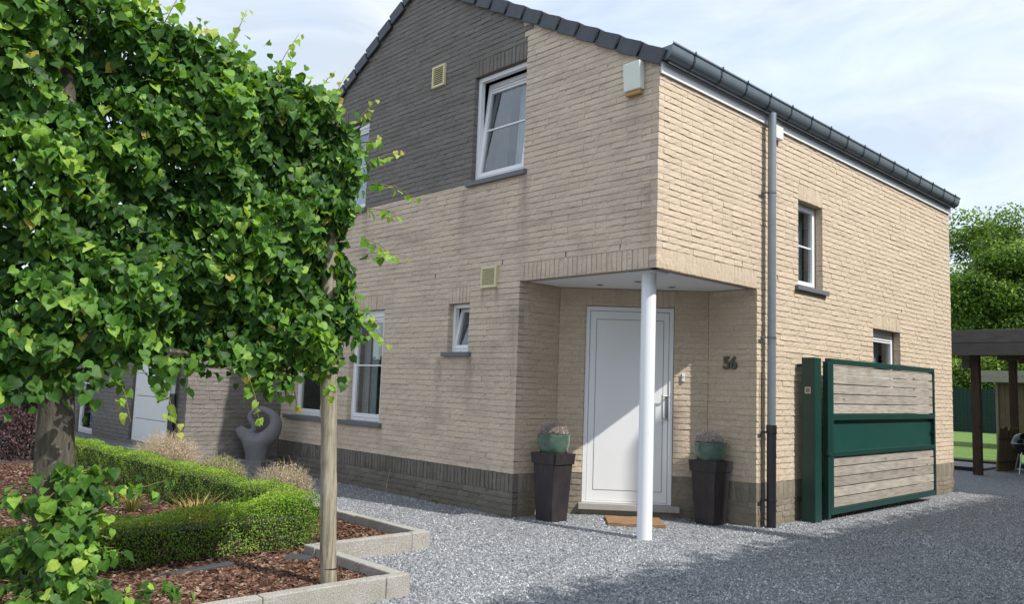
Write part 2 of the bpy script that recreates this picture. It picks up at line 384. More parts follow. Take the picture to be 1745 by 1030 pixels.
def add_brick(F, s0, L, z0, h, mat, d=0.0, depth=0.1, upright=False):
    cr_ = F.u.cross(Vector((0, 0, 1)))
    if cr_.dot(F.n) > 0: u = F.u; o = Vector(F.p(s0, d, z0))
    else: u = -F.u; o = Vector(F.p(s0 + L, d, z0))
    if upright:      # soldier: brick length runs up
        # local x -> up, local z -> -u
        o = o + u * L
        m = Matrix(((0, 0, 0), (0, 0, 0), (0, 0, 0)))
        ex = Vector((0, 0, 1)) * (h / 0.215); ez = -u * (L / 0.066)
        ey = -F.n * (depth / 0.1)
    else:
        ex = u * (L / 0.215); ez = Vector((0, 0, 1)) * (h / 0.066); ey = -F.n * (depth / 0.1)
    m = Matrix((ex, ey, ez)).transposed().to_4x4(); m.translation = o
    c = Vector(F.p(s0 + L / 2, d, z0 + h / 2)); px = to_px(c)
    view = (CAMLOC - c); cosn = max(0.0, view.normalized().dot(F.n))
    area = L * h * cosn / max(view.length, .1) ** 2
    if not (-10 < px[0] < 1755 and -10 < px[1] < 1040): area *= 0.001
    if px[0] < 660 and px[1] < 690: area *= 0.01
    if 1390 < px[0] < 1590 and 610 < px[1] < 880: area *= 0.01
    BR.append((m, random.randrange(NV), mat, area))

wallMB = MB()
def brick_wall(F, s_end, z_base, top, matf, opens=(), soldiers=(), start_corner=None, end_corner=None, smin=0.0, zb_f=None):
    """top(s) -> z ; matf(s,z)->index ; opens/soldiers (s0,s1,z0,z1)"""
    JB, JH = 0.0065, 0.0022
    zmax = max(top(s_end * i / 40 + smin) for i in range(41))
    i = int(math.ceil(z_base / C - 1e-6)); last = 0
    while (i + 0.5) * C < zmax:
        z0 = i * C + 0.0033; zc = z0 + 0.033
        blk = [(a, b) for (a, b, c, d) in list(opens) + list(soldiers) if c - 0.01 < zc < d + 0.01]
        # where the wall exists at this course
        a0, a1 = smin, s_end
        if start_corner is not None and i % 2 != start_corner: a0 += 0.104
        if end_corner is not None and i % 2 != end_corner: a1 -= 0.104
        # split intervals by blocks
        iv = [(a0, a1)]
        for (a, b) in blk:
            nv = []
            for (p, q_) in iv:
                if b <= p or a >= q_: nv.append((p, q_)); continue
                if a > p: nv.append((p, a))
                if b < q_: nv.append((b, q_))
            iv = nv
        off = random.choice([o for o in (0.0, 0.055, 0.11, 0.165) if abs(o - last) > 0.03]); last = off
        for (p, q_) in iv:
            s = p; first = True
            while s < q_ - 0.012:
                L = 0.2195
                if first:
                    L = [0.2195, 0.165, 0.11, 0.06][int(off / 0.055 + .01)] if p != smin or start_corner is None else (0.2195 if i % 2 == start_corner else 0.2195)
                    first = False
                else: L += random.gauss(0, 0.003)
                if s + L > q_ - 0.03: L = q_ - s
                if L > 0.29: L = L / 2
                zb = zb_f(s + L / 2) if zb_f else z_base
                if zc > zb and z0 + 0.05 < max(top(s), top(s + L)) :
                    add_brick(F, s + JH / 2, L - JH, z0 + random.gauss(0, .0008), 0.0693 + random.gauss(0, .0009), matf(s + L / 2, zc), random.gauss(0, 0.0011))
                s += L
        i += 1
    for (a, b, c, d) in soldiers:
        n = max(1, round((b - a) / 0.0755)); W = (b - a) / n
        for k in range(n):
            h = d - c - 0.010
            add_brick(F, a + k * W + 0.004, W - 0.008, c + 0.004 + random.gauss(0, .0012), h, matf(a + k * W + W / 2, (c + d) / 2), random.gauss(0, 0.0016), 0.1, True)
    # backing with openings
    ss = sorted(set([smin, s_end] + [a for o in opens for a in o[:2] if a > smin] + [s_end * k / 8 for k in range(1, 8) if s_end * k / 8 > smin]  + ([4.547] if s_end > 8 and z_base < 1 and zmax > 7 else [])))
    lv = sorted(set([z_base, 7 * C, 39 * C, 58 * C] + [a for o in opens for a in o[2:] if a > z_base]))
    for a, b in zip(ss[:-1], ss[1:]):
        mid = (a + b) / 2; zb = zb_f(mid) if zb_f else z_base
        tops = (top(a) , top(b))
        for c, d in zip(lv, lv[1:] + [99]):
            if (c + min(d, c + 0.1)) / 2 < zb: continue
            if any(o[0] <= mid <= o[1] and o[2] <= (c + min(d, c + .05)) / 2 + .001 <= o[3] for o in opens): continue
            if c >= max(tops) - 1e-6: continue
            ta, tb = min(d, tops[0]), min(d, tops[1]); ta = max(ta, c + 1e-4); tb = max(tb, c + 1e-4)
            P = F.p
            o0, o1 = -0.0052, -0.125
            zm_ = c + min(d - c, .05)
            e0 = 0.011 if (a == smin and start_corner is not None) or any(abs(o[1] - a) < 1e-6 and o[2] <= zm_ <= o[3] for o in opens) else 0
            e1 = 0.011 if (b == s_end and end_corner is not None) or any(abs(o[0] - b) < 1e-6 and o[2] <= zm_ <= o[3] for o in opens) else 0
            wallMB.hexa([P(a + e0, o0, c), P(b - e1, o0, c), P(b - e1, o1, c), P(a + e0, o1, c), P(a + e0, o0, ta), P(b - e1, o0, tb), P(b - e1, o1, tb), P(a + e0, o1, ta)], matf(mid, c + 0.02))

F1 = Fr((0, 0), (-1, 0), (0, -1))
F2 = Fr((0, 0), (0, 1), (1, 0))
PX, PY = 2.114, 2.114
Dp, Ep = (-PX, 0.76), (-0.70, PY)
F3 = Fr((-PX, 0), (0, 1), (1, 0))
du = Vector((Ep[0] - Dp[0], Ep[1] - Dp[1])); DL = du.length; du.normalize()
F4 = Fr(Dp, du, (du.y, -du.x))
F5 = Fr(Ep, (1, 0), (0, -1))
F6 = Fr((-8.15, 0), (0, -1), (1, 0))
F7 = Fr((-8.15, -1.69), (-1, 0), (0, -1))
Z39, Z36, Z42, Z7, Z4 = 39 * C, 36 * C, 42 * C, 7 * C, 4 * C
APEX_S = 4.547
def rake(s): return 5.22 + 0.55 * s if s < APEX_S else 7.72 - 0.593 * (s - APEX_S)
def m1(s, z):
    if z < Z7: return 3
    if z > 58 * C and s > 2.118: return 2
    return 1
W_UP = (2.125, 3.155, 58 * C, 78 * C)
W_UP2 = (5.78, 6.81, 58 * C, 78 * C)
W_SM = (3.075, 3.52, 27 * C, Z36)
W_G1 = (5.07, 5.98, 13 * C, Z36)
W_G2 = (6.80, 7.71, 13 * C, Z36)
def so_over(w): return (w[0] - 0.0, w[1] + 0.0, w[3], w[3] + 3 * C)
brick_wall(F1, 8.15, 0, lambda s: rake(s) + 0.02, m1,
           [W_UP, W_UP2, W_SM, W_G1, W_G2, (-0.2, PX, -1, Z39)],
           [so_over(W_UP), so_over(W_UP2), so_over(W_SM), so_over(W_G1), so_over(W_G2), (0.104, PX, Z39, Z42), (PX, 8.15, Z4, Z7)],
           start_corner=0)
# corner of gable with porch jamb needs its own closing piece: alternate headers
for i in range(0, 39):
    if i % 2 == 0 or 4 <= i < 7:
        pass
W_S1 = (3.20, 3.92, 41 * C, 57 * C)
W_S2 = (5.62, 6.69, 16 * C, Z36)
def m2(s, z): return 4 if z < Z7 else 0
SL = 9.10
brick_wall(F2, SL, 0, lambda s: 5.16, m2, [W_S1, W_S2, (-0.2, PY, -1, Z39)],
           [(W_S1[0], W_S1[1], 57 * C, 60 * C), so_over(W_S2), (0.004, PX, Z39, Z42), (PX, SL, Z4, Z7)],
           start_corner=1)
mj = lambda s, z: 4 if z < Z7 else 0
brick_wall(F3, 0.76, 0, lambda s: Z39, mj, [], [(0.10, 0.76, Z4, Z7)], smin=0.10)
D_OP = (0.347, 1.514, 0.15, Z36)
brick_wall(F4, DL, 0, lambda s: Z39, mj, [(D_OP[0], D_OP[1], 0.0, Z36)], [(D_OP[0], D_OP[1], Z36, Z39)])
brick_wall(F5, 0.60, 0, lambda s: Z39, mj, [], [(0.0, 0.60, Z4, Z7)])
mg = lambda s, z: 2
G_DOOR = (0.62, 2.60, 0.35, 2.5)
brick_wall(F6, 1.69, 0, lambda s: 3.1, mg, end_corner=0)
brick_wall(F7, 7.5, 0, lambda s: 3.1, mg, [G_DOOR, (4.75, 5.85, 0.30, 2.4)], [], start_corner=1)

# thick rest of the shell: left, back, wing sides, and inner floors (never seen, keeps the inside dark)
sh = MB()
sh.box(-9.1, -8.0, 0.13, 0.25, 0, 5.2); sh.box(-9.1, -8.98, 0.26, 9.1, 0, 5.2); sh.box(-8.97, -0.13, 8.95, 9.08, 0, 5.15)
sh.box(-8.97, -0.14, 0.3, 8.9, 2.985, 3.08)
sh.box(-15.6, -8.16, 0.0, 0.12, 0, 3.05); sh.box(-15.7, -15.6, -1.69, 0.12, 0, 3.05)
sh.v += []; shell = sh.build('inner_shell', DARK, house)
g = MB(); n_ = len(g.v)
g.add([(-0.13, 8.96, 5.15), (-8.97, 8.96, 5.15), (-4.55, 8.96, 7.6), (-0.13, 9.08, 5.15), (-8.97, 9.08, 5.15), (-4.55, 9.08, 7.6)],
      [(0, 1, 2), (5, 4, 3), (0, 3, 4, 1), (1, 4, 5, 2), (2, 5, 3, 0)])
g.build('rear_gable', BEIGE, house)
wall_o = wallMB.build('wall', MORT, house)

# bricks: the 300 that show largest are objects, the rest one part
order = sorted(range(len(BR)), key=lambda i: -BR[i][3])
big = set(order[:300])
bm_cache = {}
def brick_me(k, mi):
    if (k, mi) not in bm_cache:
        V, F_ = TEMPL[k]
        bm_cache[(k, mi)] = np_mesh('brick', V, [F_], [BRICKM[mi]])
    return bm_cache[(k, mi)]
for i in order[:300]:
    m, k, mi, _ = BR[i]
    link('brick', brick_me(k, mi), house, m)
rest = [i for i in range(len(BR)) if i not in big]
Vs = np.empty((len(rest) * 27, 3)); Fs = np.empty((len(rest) * len(TEMPL[0][1]), 4), int); fm = np.empty(len(Fs), int)
nf = len(TEMPL[0][1]); nv_ = len(TEMPL[0][0])
Vs = np.empty((len(rest) * nv_, 3))
for j, i in enumerate(rest):
    m, k, mi, _ = BR[i]; V, F_ = TEMPL[k]; mm = np.array(m)
    Vs[j * nv_:(j + 1) * nv_] = V @ mm[:3, :3].T + mm[:3, 3]
    Fs[j * nf:(j + 1) * nf] = F_ + j * nv_; fm[j * nf:(j + 1) * nf] = mi
bw = link('brickwork', np_mesh('brickwork', Vs, [Fs], BRICKM, fm), house); bw['kind'] = 'stuff'

# corner brick piers that close the porch corners (gable end and side end)
pc = MB()
pc.box(-PX - 0.098, -PX - 0.012, 0.012, 0.11, 0, Z39 - 0.002, 0); pc.build('wall', [MORT[1]], house)
cornerB = []
def add_block(x0, y0, x1, y1, z0, mi, F, s0, L):
    add_brick(F, s0, L, z0, 0.066, mi)

# ------------------------------------------------------------------ roof, verge tiles, gutter
roof = MB()
NS = 16
def slope_x(k, n, s0, s1): return s0 + (s1 - s0) * k / n
# right slope profile with small steps (courses of tiles)
prof = []
P0 = -0.10; st = 0.322
s = P0
while s < APEX_S:
    e = min(s + st, APEX_S)
    prof.append((-s, 5.22 + 0.55 * s + 0.205)); prof.append((-e, 5.22 + 0.55 * e + 0.175)); s += st
profL = []; s = 0
Lft = 4.65
while s < Lft:
    e = min(s + st, Lft)
    profL.append((-(APEX_S + s), 7.72 - 0.593 * s + 0.175)); profL.append((-(APEX_S + e), 7.72 - 0.593 * e + 0.205)); s += st
line = prof + profL
low = [(x, (5.22 - 0.55 * x if -x < APEX_S else 7.72 - 0.593 * (-x - APEX_S)) + 0.06) for x, z in line]
n = len(line); b = 0
vs = [(x, 0.03, z) for x, z in line] + [(x, 9.15, z) for x, z in line] + [(x, 0.03, z) for x, z in low] + [(x, 9.15, z) for x, z in low]
fs = []
for i in range(n - 1):
    fs += [(i, i + 1, n + i + 1, n + i), (2 * n + i, 3 * n + i, 3 * n + i + 1, 2 * n + i + 1), (i, 2 * n + i, 2 * n + i + 1, i + 1), (n + i, n + i + 1, 3 * n + i + 1, 3 * n + i)]
fs += [(0, n, 3 * n, 2 * n), (n - 1, 3 * n - 1, 4 * n - 1, 2 * n - 1)]
roof.add(vs, fs); roof_o = roof.build('roof', SLATE, house)
def tile_mesh():
    t = MB()
    # local x runs down the slope (towards the eave), origin at lower end bottom, y outwards is -; unit slope baked by rotation
    L_, H = 0.345, 0.165
    t.box(-L_, 0, -0.062, -0.028, -0.012, H)           # hanging face
    t.box(-L_, 0, -0.028, 0.16, H - 0.022, H + 0.0)    # top leaf
    t.tube([(-L_, 0.17, H - 0.002), (0, 0.17, H - 0.002)], 0.022, 8)
    me = bpy.data.meshes.new('verge_tile'); me.from_pydata(t.v, [], t.f); me.materials.append(SLATE); me.update(); return me
tm = tile_mesh()
def bev(o, wd=0.006):
    md = o.modifiers.new('bevel', 'BEVEL'); md.width = wd; md.segments = 2; md.limit_method = 'ANGLE'
for k in range(15):
    s = -0.045 + k * st
    if s > APEX_S - 0.1: break
    a = math.atan(0.55) - 0.055
    m = Matrix.Translation((-s, -0.012, 5.222 + 0.55 * s + 0.012)) @ Matrix.Rotation(a, 4, 'Y') @ Matrix.Rotation(-0.06 + random.gauss(0, .01), 4, 'Z')
    bev(link('verge_tile', tm, roof_o, m))
for k in range(14):
    s = APEX_S + 0.03 + k * st
    a = math.atan(0.593) - 0.075
    m = Matrix.Translation((-(s + st), 0.0, 7.72 - 0.593 * (s + st - APEX_S))) @ Matrix.Rotation(-a, 4, 'Y') @ Matrix.Scale(-1, 4, (1, 0, 0))
    bev(link('verge_tile', tm, roof_o, m))
# gutter
gp = [(0.033, 5.40), (0.033, 5.278), (0.038, 5.270), (0.090, 5.258), (0.128, 5.268), (0.158, 5.300), (0.175, 5.345), (0.180, 5.405), (0.195, 5.415), (0.195, 5.43), (0.180, 5.436)]
def sweep_y(mb, prof, y0, y1, th=0.004, mi=0):
    n = len(prof)
    inner = [(x - th, z + th) for x, z in prof]
    vs = [(x, y0, z) for x, z in prof] + [(x, y1, z) for x, z in prof] + [(x, y0, z) for x, z in inner] + [(x, y1, z) for x, z in inner]
    fs = []
    for i in range(n - 1):
        fs += [(i, i + 1, n + i + 1, n + i), (2 * n + i, 3 * n + i, 3 * n + i + 1, 2 * n + i + 1), (i, 2 * n + i, 2 * n + i + 1, i + 1), (n + i, n + i + 1, 3 * n + i + 1, 3 * n + i)]
    mb.add(vs, fs, mi)
gm = MB(); sweep_y(gm, gp, -0.02, 9.16); 
gm.add([(x, -0.021, z) for x, z in gp[:8]] + [(x, -0.018, z) for x, z in gp[:8]], [tuple(range(8)), tuple(range(15, 7, -1))])
gut = gm.build('gutter', ZINC, house, smooth=True)
gb = None
for k in range(16):
    y = 0.40 + k * 0.565
    if y > 9.1: break
    if gb is None:
        q_ = MB(); pr = [(x + 0.009, z - 0.007) for x, z in gp[1:]]; sweep_y(q_, pr, 0, 0.026, 0.004)
        q_.tube([(0.195, 0.013, 5.425), (0.195, 0.013, 5.447)], 0.010, 8)
        o = q_.build('gutter_bracket', plain('dark_zinc', (0.05, 0.06, 0.07), .5, .2), gut); gb = o.data; o.location.y = y
    else:
        o = link('gutter_bracket', gb, gut); o.location.y = y
fa = MB(); fa.box(0.006, 0.030, 0.004, 9.13, 5.125, 5.262); fa.build('fascia_board', WHITE, house, bevel=0.003)
ub = MB(); ub.box(-0.10, 0.033, 0.012, 9.10, 5.272, 5.36); ub.build('eaves_board', DARK, house)

# downpipe
dp = MB(); dp.tube([(0.105, 2.29, 5.25), (0.105, 2.29, 1.20)], 0.052, 20); dpo = dp.build('downpipe', ZINC_L, house, smooth=True)
q_ = MB(); q_.tube([(0.105, 2.29, 1.215), (0.105, 2.29, -0.02)], 0.057, 20); q_.tube([(0.105, 2.29, 1.25), (0.105, 2.29, 1.16)], 0.063, 20); q_.build('pipe_foot', BLACKP, dpo, smooth=True)
for z in (4.2, 2.34, 1.16, 0.33):
    q_ = MB(); q_.tube([(0.105, 2.29, z - 0.011), (0.105, 2.29, z + 0.011)], 0.0585 if z > 1.3 else 0.066, 20)
    q_.box(0.0, 0.06, 2.21, 2.235, z - 0.012, z + 0.012); q_.box(0.03, 0.06, 2.15, 2.225, z - 0.008, z + 0.008)
    q_.build('pipe_bracket', ZINC if z > 1.3 else BLACKP, dpo)
q_ = MB(); q_.tube([(0.02, 2.185, 1.9), (0.022, 2.185, 0.0)], 0.006, 8); q_.build('cable', BLACKP, house)

# soffit with downlights
sf = MB(); z0, z1 = 2.953, 2.965
pts = [(-0.10, 0.10), (-0.10, PY - 0.0), (Ep[0], PY), (Dp[0], Dp[1]), (-PX, 0.10)]
sf.add([(x, y, z0) for x, y in pts] + [(x, y, z1) for x, y in pts], [(0, 1, 2, 3, 4), (9, 8, 7, 6, 5)] + [(i, (i + 1) % 5, 5 + (i + 1) % 5, 5 + i) for i in range(5)])
sfo = sf.build('porch_ceiling', SOFFIT, house)
q_ = MB(); q_.box(-PX, -0.10, 0.095, 0.125, Z39 + 0.0, 2.99); q_.box(-0.125, -0.095, 0.1, PY, Z39, 2.99); q_.build('lintel', DARK, house)
for x, y in ((-1.494, 0.829), (-0.891, 0.838), (-0.841, 1.48)):
    q_ = MB(); q_.lathe((x, y, z0 - 0.006), [(0.0, 0.004), (0.036, 0.004), (0.037, 0.0), (0.05, 0.0), (0.052, 0.006)], 24)
    dl = q_.build('downlight', STEEL, sfo, smooth=True)
    q_ = MB(); q_.lathe((x, y, z0 - 0.0075), [(0.0, 0.0), (0.034, 0.0), (0.034, 0.003)], 20); q_.build('lamp_glass', DARK, dl)

# column
q_ = MB(); q_.tube([(-0.315, 0.295, -0.03), (-0.315, 0.295, 2.94)], 0.083, 40); col = q_.build('column', COLUMNM, house, smooth=True)
q_ = MB(); q_.box(-0.47, -0.16, 0.14, 0.45, 2.936, 2.952); q_.build('column_plate', COLUMNM, col, bevel=0.002)

# ------------------------------------------------------------------ windows
def leaf_frame(mb, P, s0, s1, z0, z1, d0, d1, w_, bot=None):
    bot = bot or w_
    def bx(a, b, c, d):
        mb.hexa([P(a, d0, c), P(b, d0, c), P(b, d1, c), P(a, d1, c), P(a, d0, d), P(b, d0, d), P(b, d1, d), P(a, d1, d)])
    bx(s0, s0 + w_, z0, z1); bx(s1 - w_, s1, z0, z1); bx(s0 + w_, s1 - w_, z0, z0 + bot); bx(s0 + w_, s1 - w_, z1 - w_, z1)
def window(F, W, recess=0.085, tilt=0.0, bar=True, vent=False, sill=(0.05, 0.05), curtain=None, fw=0.05, sill_z=None, sw=0.062, svent=False):
    s0, s1, z0, z1 = W[0] + .004, W[1] - .004, W[2] + (0.012 if sill_z is None else sill_z), W[3] - 0.004
    q_ = MB(); leaf_frame(q_, F.p, s0, s1, z0, z1, -recess, -recess - 0.07, fw, fw * 1.2)
    fr = q_.build('window', WHITE, house, bevel=0.004)
    zt = z1 - fw
    if vent:
        q_ = MB(); q_.fbox(F, s0 + fw, s1 - fw, -recess - 0.005, -recess - 0.05, zt - 0.12, zt - 0.002)
        for k in range(3): q_.fbox(F, s0 + fw + .01, s1 - fw - .01, -recess - 0.004, -recess + 0.012, zt - 0.035 - k * 0.034, zt - 0.022 - k * 0.034)
        q_.build('trickle_vent', WHITE, fr, bevel=0.002); zt -= 0.12
    a0, a1, b0, b1 = s0 + fw - 0.012, s1 - fw + 0.012, z0 + fw * 1.2 - 0.012, zt + (0.012 if not vent else -0.004)
    ct, st_ = math.cos(tilt), math.sin(tilt)
    D0 = -recess - 0.012
    def P(s, d, z):
        zz = z - b0; dd = d - D0
        return F.p(s, D0 + dd * ct - zz * st_, b0 + zz * ct + dd * st_)
    q_ = MB(); leaf_frame(q_, P, a0, a1, b0, b1, D0 + 0.02, D0 - 0.045, sw)
    sh_ = q_.build('sash', WHITE, fr, bevel=0.005)
    if svent:
        q_ = MB(); zt2 = b1 - sw
        def vb(s_0, s_1, d_0, d_1, z_0, z_1): q_.hexa([P(s_0, d_0, z_0), P(s_1, d_0, z_0), P(s_1, d_1, z_0), P(s_0, d_1, z_0), P(s_0, d_0, z_1), P(s_1, d_0, z_1), P(s_1, d_1, z_1), P(s_0, d_1, z_1)])
        vb(a0 + sw, a1 - sw, D0 + .012, D0 - .03, zt2 - .085, zt2 - .055); vb(a0 + sw, a1 - sw, D0 + .022, D0 - .03, zt2 - .05, zt2 - .025); vb(a0 + sw, a1 - sw, D0 - .01, D0 - .03, zt2 - .055, zt2 - .0)
        q_.build('trickle_vent', WHITE, fr, bevel=0.002)
    if bar:
        zm = (b0 + b1) / 2
        q_ = MB(); q_.hexa([P(a0 + sw, D0 - .002, zm - .011), P(a1 - sw, D0 - .002, zm - .011), P(a1 - sw, D0 - .03, zm - .011), P(a0 + sw, D0 - .03, zm - .011), P(a0 + sw, D0 - .002, zm + .011), P(a1 - sw, D0 - .002, zm + .011), P(a1 - sw, D0 - .03, zm + .011), P(a0 + sw, D0 - .03, zm + .011)])
        q_.build('glazing_bar', WHITE, fr, bevel=0.002)
    q_ = MB(); q_.hexa([P(a0 + sw - .01, D0 - .014, b0 + sw - .01), P(a1 - sw + .01, D0 - .014, b0 + sw - .01), P(a1 - sw + .01, D0 - .018, b0 + sw - .01), P(a0 + sw - .01, D0 - .018, b0 + sw - .01),
                        P(a0 + sw - .01, D0 - .014, b1 - sw + .01), P(a1 - sw + .01, D0 - .014, b1 - sw + .01), P(a1 - sw + .01, D0 - .018, b1 - sw + .01), P(a0 + sw - .01, D0 - .018, b1 - sw + .01)])
    q_.build('pane', GLASS, fr)
    # small white drain cap on the bottom rail
    q_ = MB(); cs = (s0 + s1) / 2 + 0.02; q_.fbox(F, cs - .014, cs + .014, -recess + .0, -recess + .004, z0 + .018, z0 + .028); q_.build('drain_cap', STEEL, fr)
    if sill:
        q_ = MB(); q_.fbox(F, W[0] - sill[1], W[1] + sill[1], 0.055, -recess - 0.05, W[2] - sill[0], W[2] + 0.010)
        q_.build('sill', STONE, fr, bevel=0.004)
    if curtain:
        for (c0, c1, m, dd) in curtain:
            q_ = MB(); nn = max(6, int(abs(c1 - c0) * (s1 - s0) / 0.012)); vs = []
            for i in range(nn + 1):
                s = s0 + (s1 - s0) * (c0 + (c1 - c0) * i / nn); d = -recess - dd + 0.012 * math.sin(i * 1.1) + 0.004 * math.sin(i * 2.7)
                vs += [F.p(s, d, z0 - 0.02), F.p(s, d - tilt * 0.9, z1)]
            q_.add(vs, [(2 * i, 2 * i + 2, 2 * i + 3, 2 * i + 1) for i in range(nn)])
            q_.build('curtain', m, fr, smooth=True)
    return fr
w1 = window(F1, W_UP, 0.07, tilt=0.115, svent=True, sill=(0.055, 0.07), curtain=[(0.0, 0.60, CURTAIN, 0.34), (0.72, 0.98, CURTAIN_D, 0.30)], fw=0.06)
w2 = window(F1, W_UP2, 0.075, svent=True, sill=(0.055, 0.07), curtain=[(0.0, 1.0, CURTAIN, 0.2)])
w3 = window(F1, W_SM, 0.085, tilt=0.20, bar=False, sill=(0.05, 0.07), fw=0.05, sw=0.05, curtain=[(0.0, 0.5, CURTAIN_D, 0.4)])
w4 = window(F1, W_G1, 0.075, svent=True, sill=(0.06, 0.0), curtain=[(0.55, 0.72, CURTAIN, 0.20), (0.8, 0.98, CURTAIN, 0.20)], fw=0.055)
w5 = window(F1, W_G2, 0.075, svent=True, sill=(0.06, 0.0), curtain=[(0.02, 0.3, CURTAIN, 0.20)])
q_ = MB(); q_.fbox(F1, 4.99, 6.30, 0.06, -0.01, 13 * C - 0.055, 13 * C + 0.007); q_.fbox(F1, 6.66, 7.95, 0.06, -0.01, 13 * C - 0.055, 13 * C + 0.007); q_.build('window_sill', STONE, house, bevel=0.004)
w6 = window(F2, W_S1, 0.115, sill=(0.05, 0.10), curtain=[(0.02, 0.38, CURTAIN_D, 0.2), (0.72, 0.98, CURTAIN, 0.18)], fw=0.05, sw=0.055)
w7 = window(F2, W_S2, 0.125, svent=True, sill=(0.05, 0.03), curtain=[(0.6, 0.95, CURTAIN, 0.22)])
# front door of the porch
q_ = MB(); s0, s1, z0, z1 = D_OP[0] + .004, D_OP[1] - .004, 0.152, Z36 - 0.006
leaf_frame(q_, F4.p, s0, s1, z0, z1, -0.03, -0.10, 0.055, 0.02); door = q_.build('door_frame', DOORW, house, bevel=0.004)
q_ = MB(); q_.fbox(F4, s0 + 0.06, s1 - 0.06, -0.045, -0.095, z0 + 0.024, z1 - 0.06); leafd = q_.build('door_leaf', DOORW, door, bevel=0.005)
q_ = MB(); a0, a1, b0, b1 = 0.497, 1.378, 0.318, 2.542
q_.fbox(F4, a0, a1, -0.0435, -0.05, b0, b1); q_.build('door_panel', DOORW, door, bevel=0.0015)
q_ = MB(); e = 0.006
for (A, B, Cc, Dd) in ((a0 - e, a0, b0 - e, b1 + e), (a1, a1 + e, b0 - e, b1 + e), (a0, a1, b0 - e, b0), (a0, a1, b1, b1 + e)): q_.fbox(F4, A, B, -0.0442, -0.05, Cc, Dd)
q_.build('panel_groove', BLACKP, door)
q_ = MB(); q_.fbox(F4, D_OP[0] - 0.04, D_OP[1] + 0.09, 0.065, -0.12, 0.072, 0.15); q_.build('door_sill', STEPST, house, bevel=0.005)
q_ = MB(); q_.fbox(F4, D_OP[0], D_OP[1], -0.012, -0.12, -0.02, 0.07); q_.build('sill_base', MORT[4], house)
q_ = MB()
q_.tube([F4.p(1.365, 0.02, 1.250), F4.p(1.365, 0.02, 1.570)], 0.011, 10)
for z in (1.262, 1.558): q_.tube([F4.p(1.365, 0.02, z), F4.p(1.430, 0.015, z), F4.p(1.440, -0.047, z)], 0.0105, 10)
q_.build('pull_handle', STEEL, door, smooth=True)
q_ = MB(); q_.fbox(F4, 1.415, 1.452, -0.046, -0.038, 1.27, 1.55); q_.build('lock_plate', ZINC, door, bevel=0.002)
# garage door and long window in the wing
q_ = MB(); leaf_frame(q_, F7.p, 0.64, 2.56, 0.36, 2.5, -0.05, -0.10, 0.05, 0.01); gd = q_.build('side_door', DOORW, house, bevel=0.003)
for k in range(5):
    q_ = MB(); q_.fbox(F7, 0.69, 2.51, -0.062 + 0.0, -0.10, 0.372 + k * 0.415, 0.372 + k * 0.415 + 0.405); q_.build('door_section', DOORW, gd, bevel=0.006)
q_ = MB(); q_.fbox(F7, 0.6, 2.62, -0.04, -0.12, 0.325, 0.358); q_.build('door_threshold', BLACKP, house)
window(F7, (4.75, 5.85, 0.30, 2.4), 0.05, sill=None, curtain=[(0.1, 0.9, CURTAIN, 0.2)])
q_ = MB(); q_.box(-15.6, -8.62, -2.06, -1.705, -0.02, 0.318); q_.build('stone_step', STONE, house, bevel=0.01)
q_ = MB(); q_.box(-15.75, -8.06, -1.79, 0.13, 3.1, 3.35); q_.build('wing_roof_edge', STONE, house, bevel=0.01)
q_ = MB(); q_.tube([(-8.55, -1.76, 3.1), (-8.55, -1.76, 1.28)], 0.05, 16); p2 = q_.build('downpipe', ZINC_L, house, smooth=True)
q_ = MB(); q_.tube([(-8.55, -1.76, 1.29), (-8.55, -1.76, 0.3)], 0.056, 16); q_.build('pipe_foot', BLACKP, p2, smooth=True)

# wall vents
def vent(F, s0, s1, z0, z1, name_label):
    q_ = MB(); w_ = 0.03
    for (a, b, c, d) in ((s0, s0 + w_, z0, z1), (s1 - w_, s1, z0, z1), (s0 + w_, s1 - w_, z0, z0 + w_), (s0 + w_, s1 - w_, z1 - w_, z1)): q_.fbox(F, a, b, 0.04, -0.02, c, d)
    fo = q_.build('vent_grille', VENTC, house, bevel=0.004)
    q_ = MB(); q_.fbox(F, s0 + w_, s1 - w_, 0.004, -0.02, z0 + w_, z1 - w_); q_.build('vent_back', VENTD, fo)
    n = 9; hh = (z1 - z0 - 2 * w_) / n
    me = None
    for k in range(n):
        q_ = MB(); z = z0 + w_ + k * hh
        q_.hexa([F.p(s0 + w_, 0.034, z), F.p(s1 - w_, 0.034, z), F.p(s1 - w_, 0.010, z + hh * .8), F.p(s0 + w_, 0.010, z + hh * .8), F.p(s0 + w_, 0.034, z + .005), F.p(s1 - w_, 0.034, z + .005), F.p(s1 - w_, 0.010, z + hh * .8 + .005), F.p(s0 + w_, 0.010, z + hh * .8 + .005)])
        q_.build('slat', VENTC, fo)
vent(F1, 3.82, 4.11, 5.965, 6.29, ''); vent(F1, 2.53, 2.83, 2.895, 3.175, '')

# weep slots (open dark joints over the lintels)
q_ = MB()
for F, s, z in ((F1, 0.50, Z42 + .01), (F1, 1.33, Z42 + .01), (F1, 2.45, Z42 + .01), (F1, 3.85, 41 * C + .01), (F2, 1.75, Z42 + .01), (F2, 2.62, Z42 - .05), (F2, 6.75, 40.5 * C)):
    q_.fbox(F, s, s + 0.010, 0.003, -0.02, z, z + 0.062)
q_.build('weep_slot', BLACKP, house)

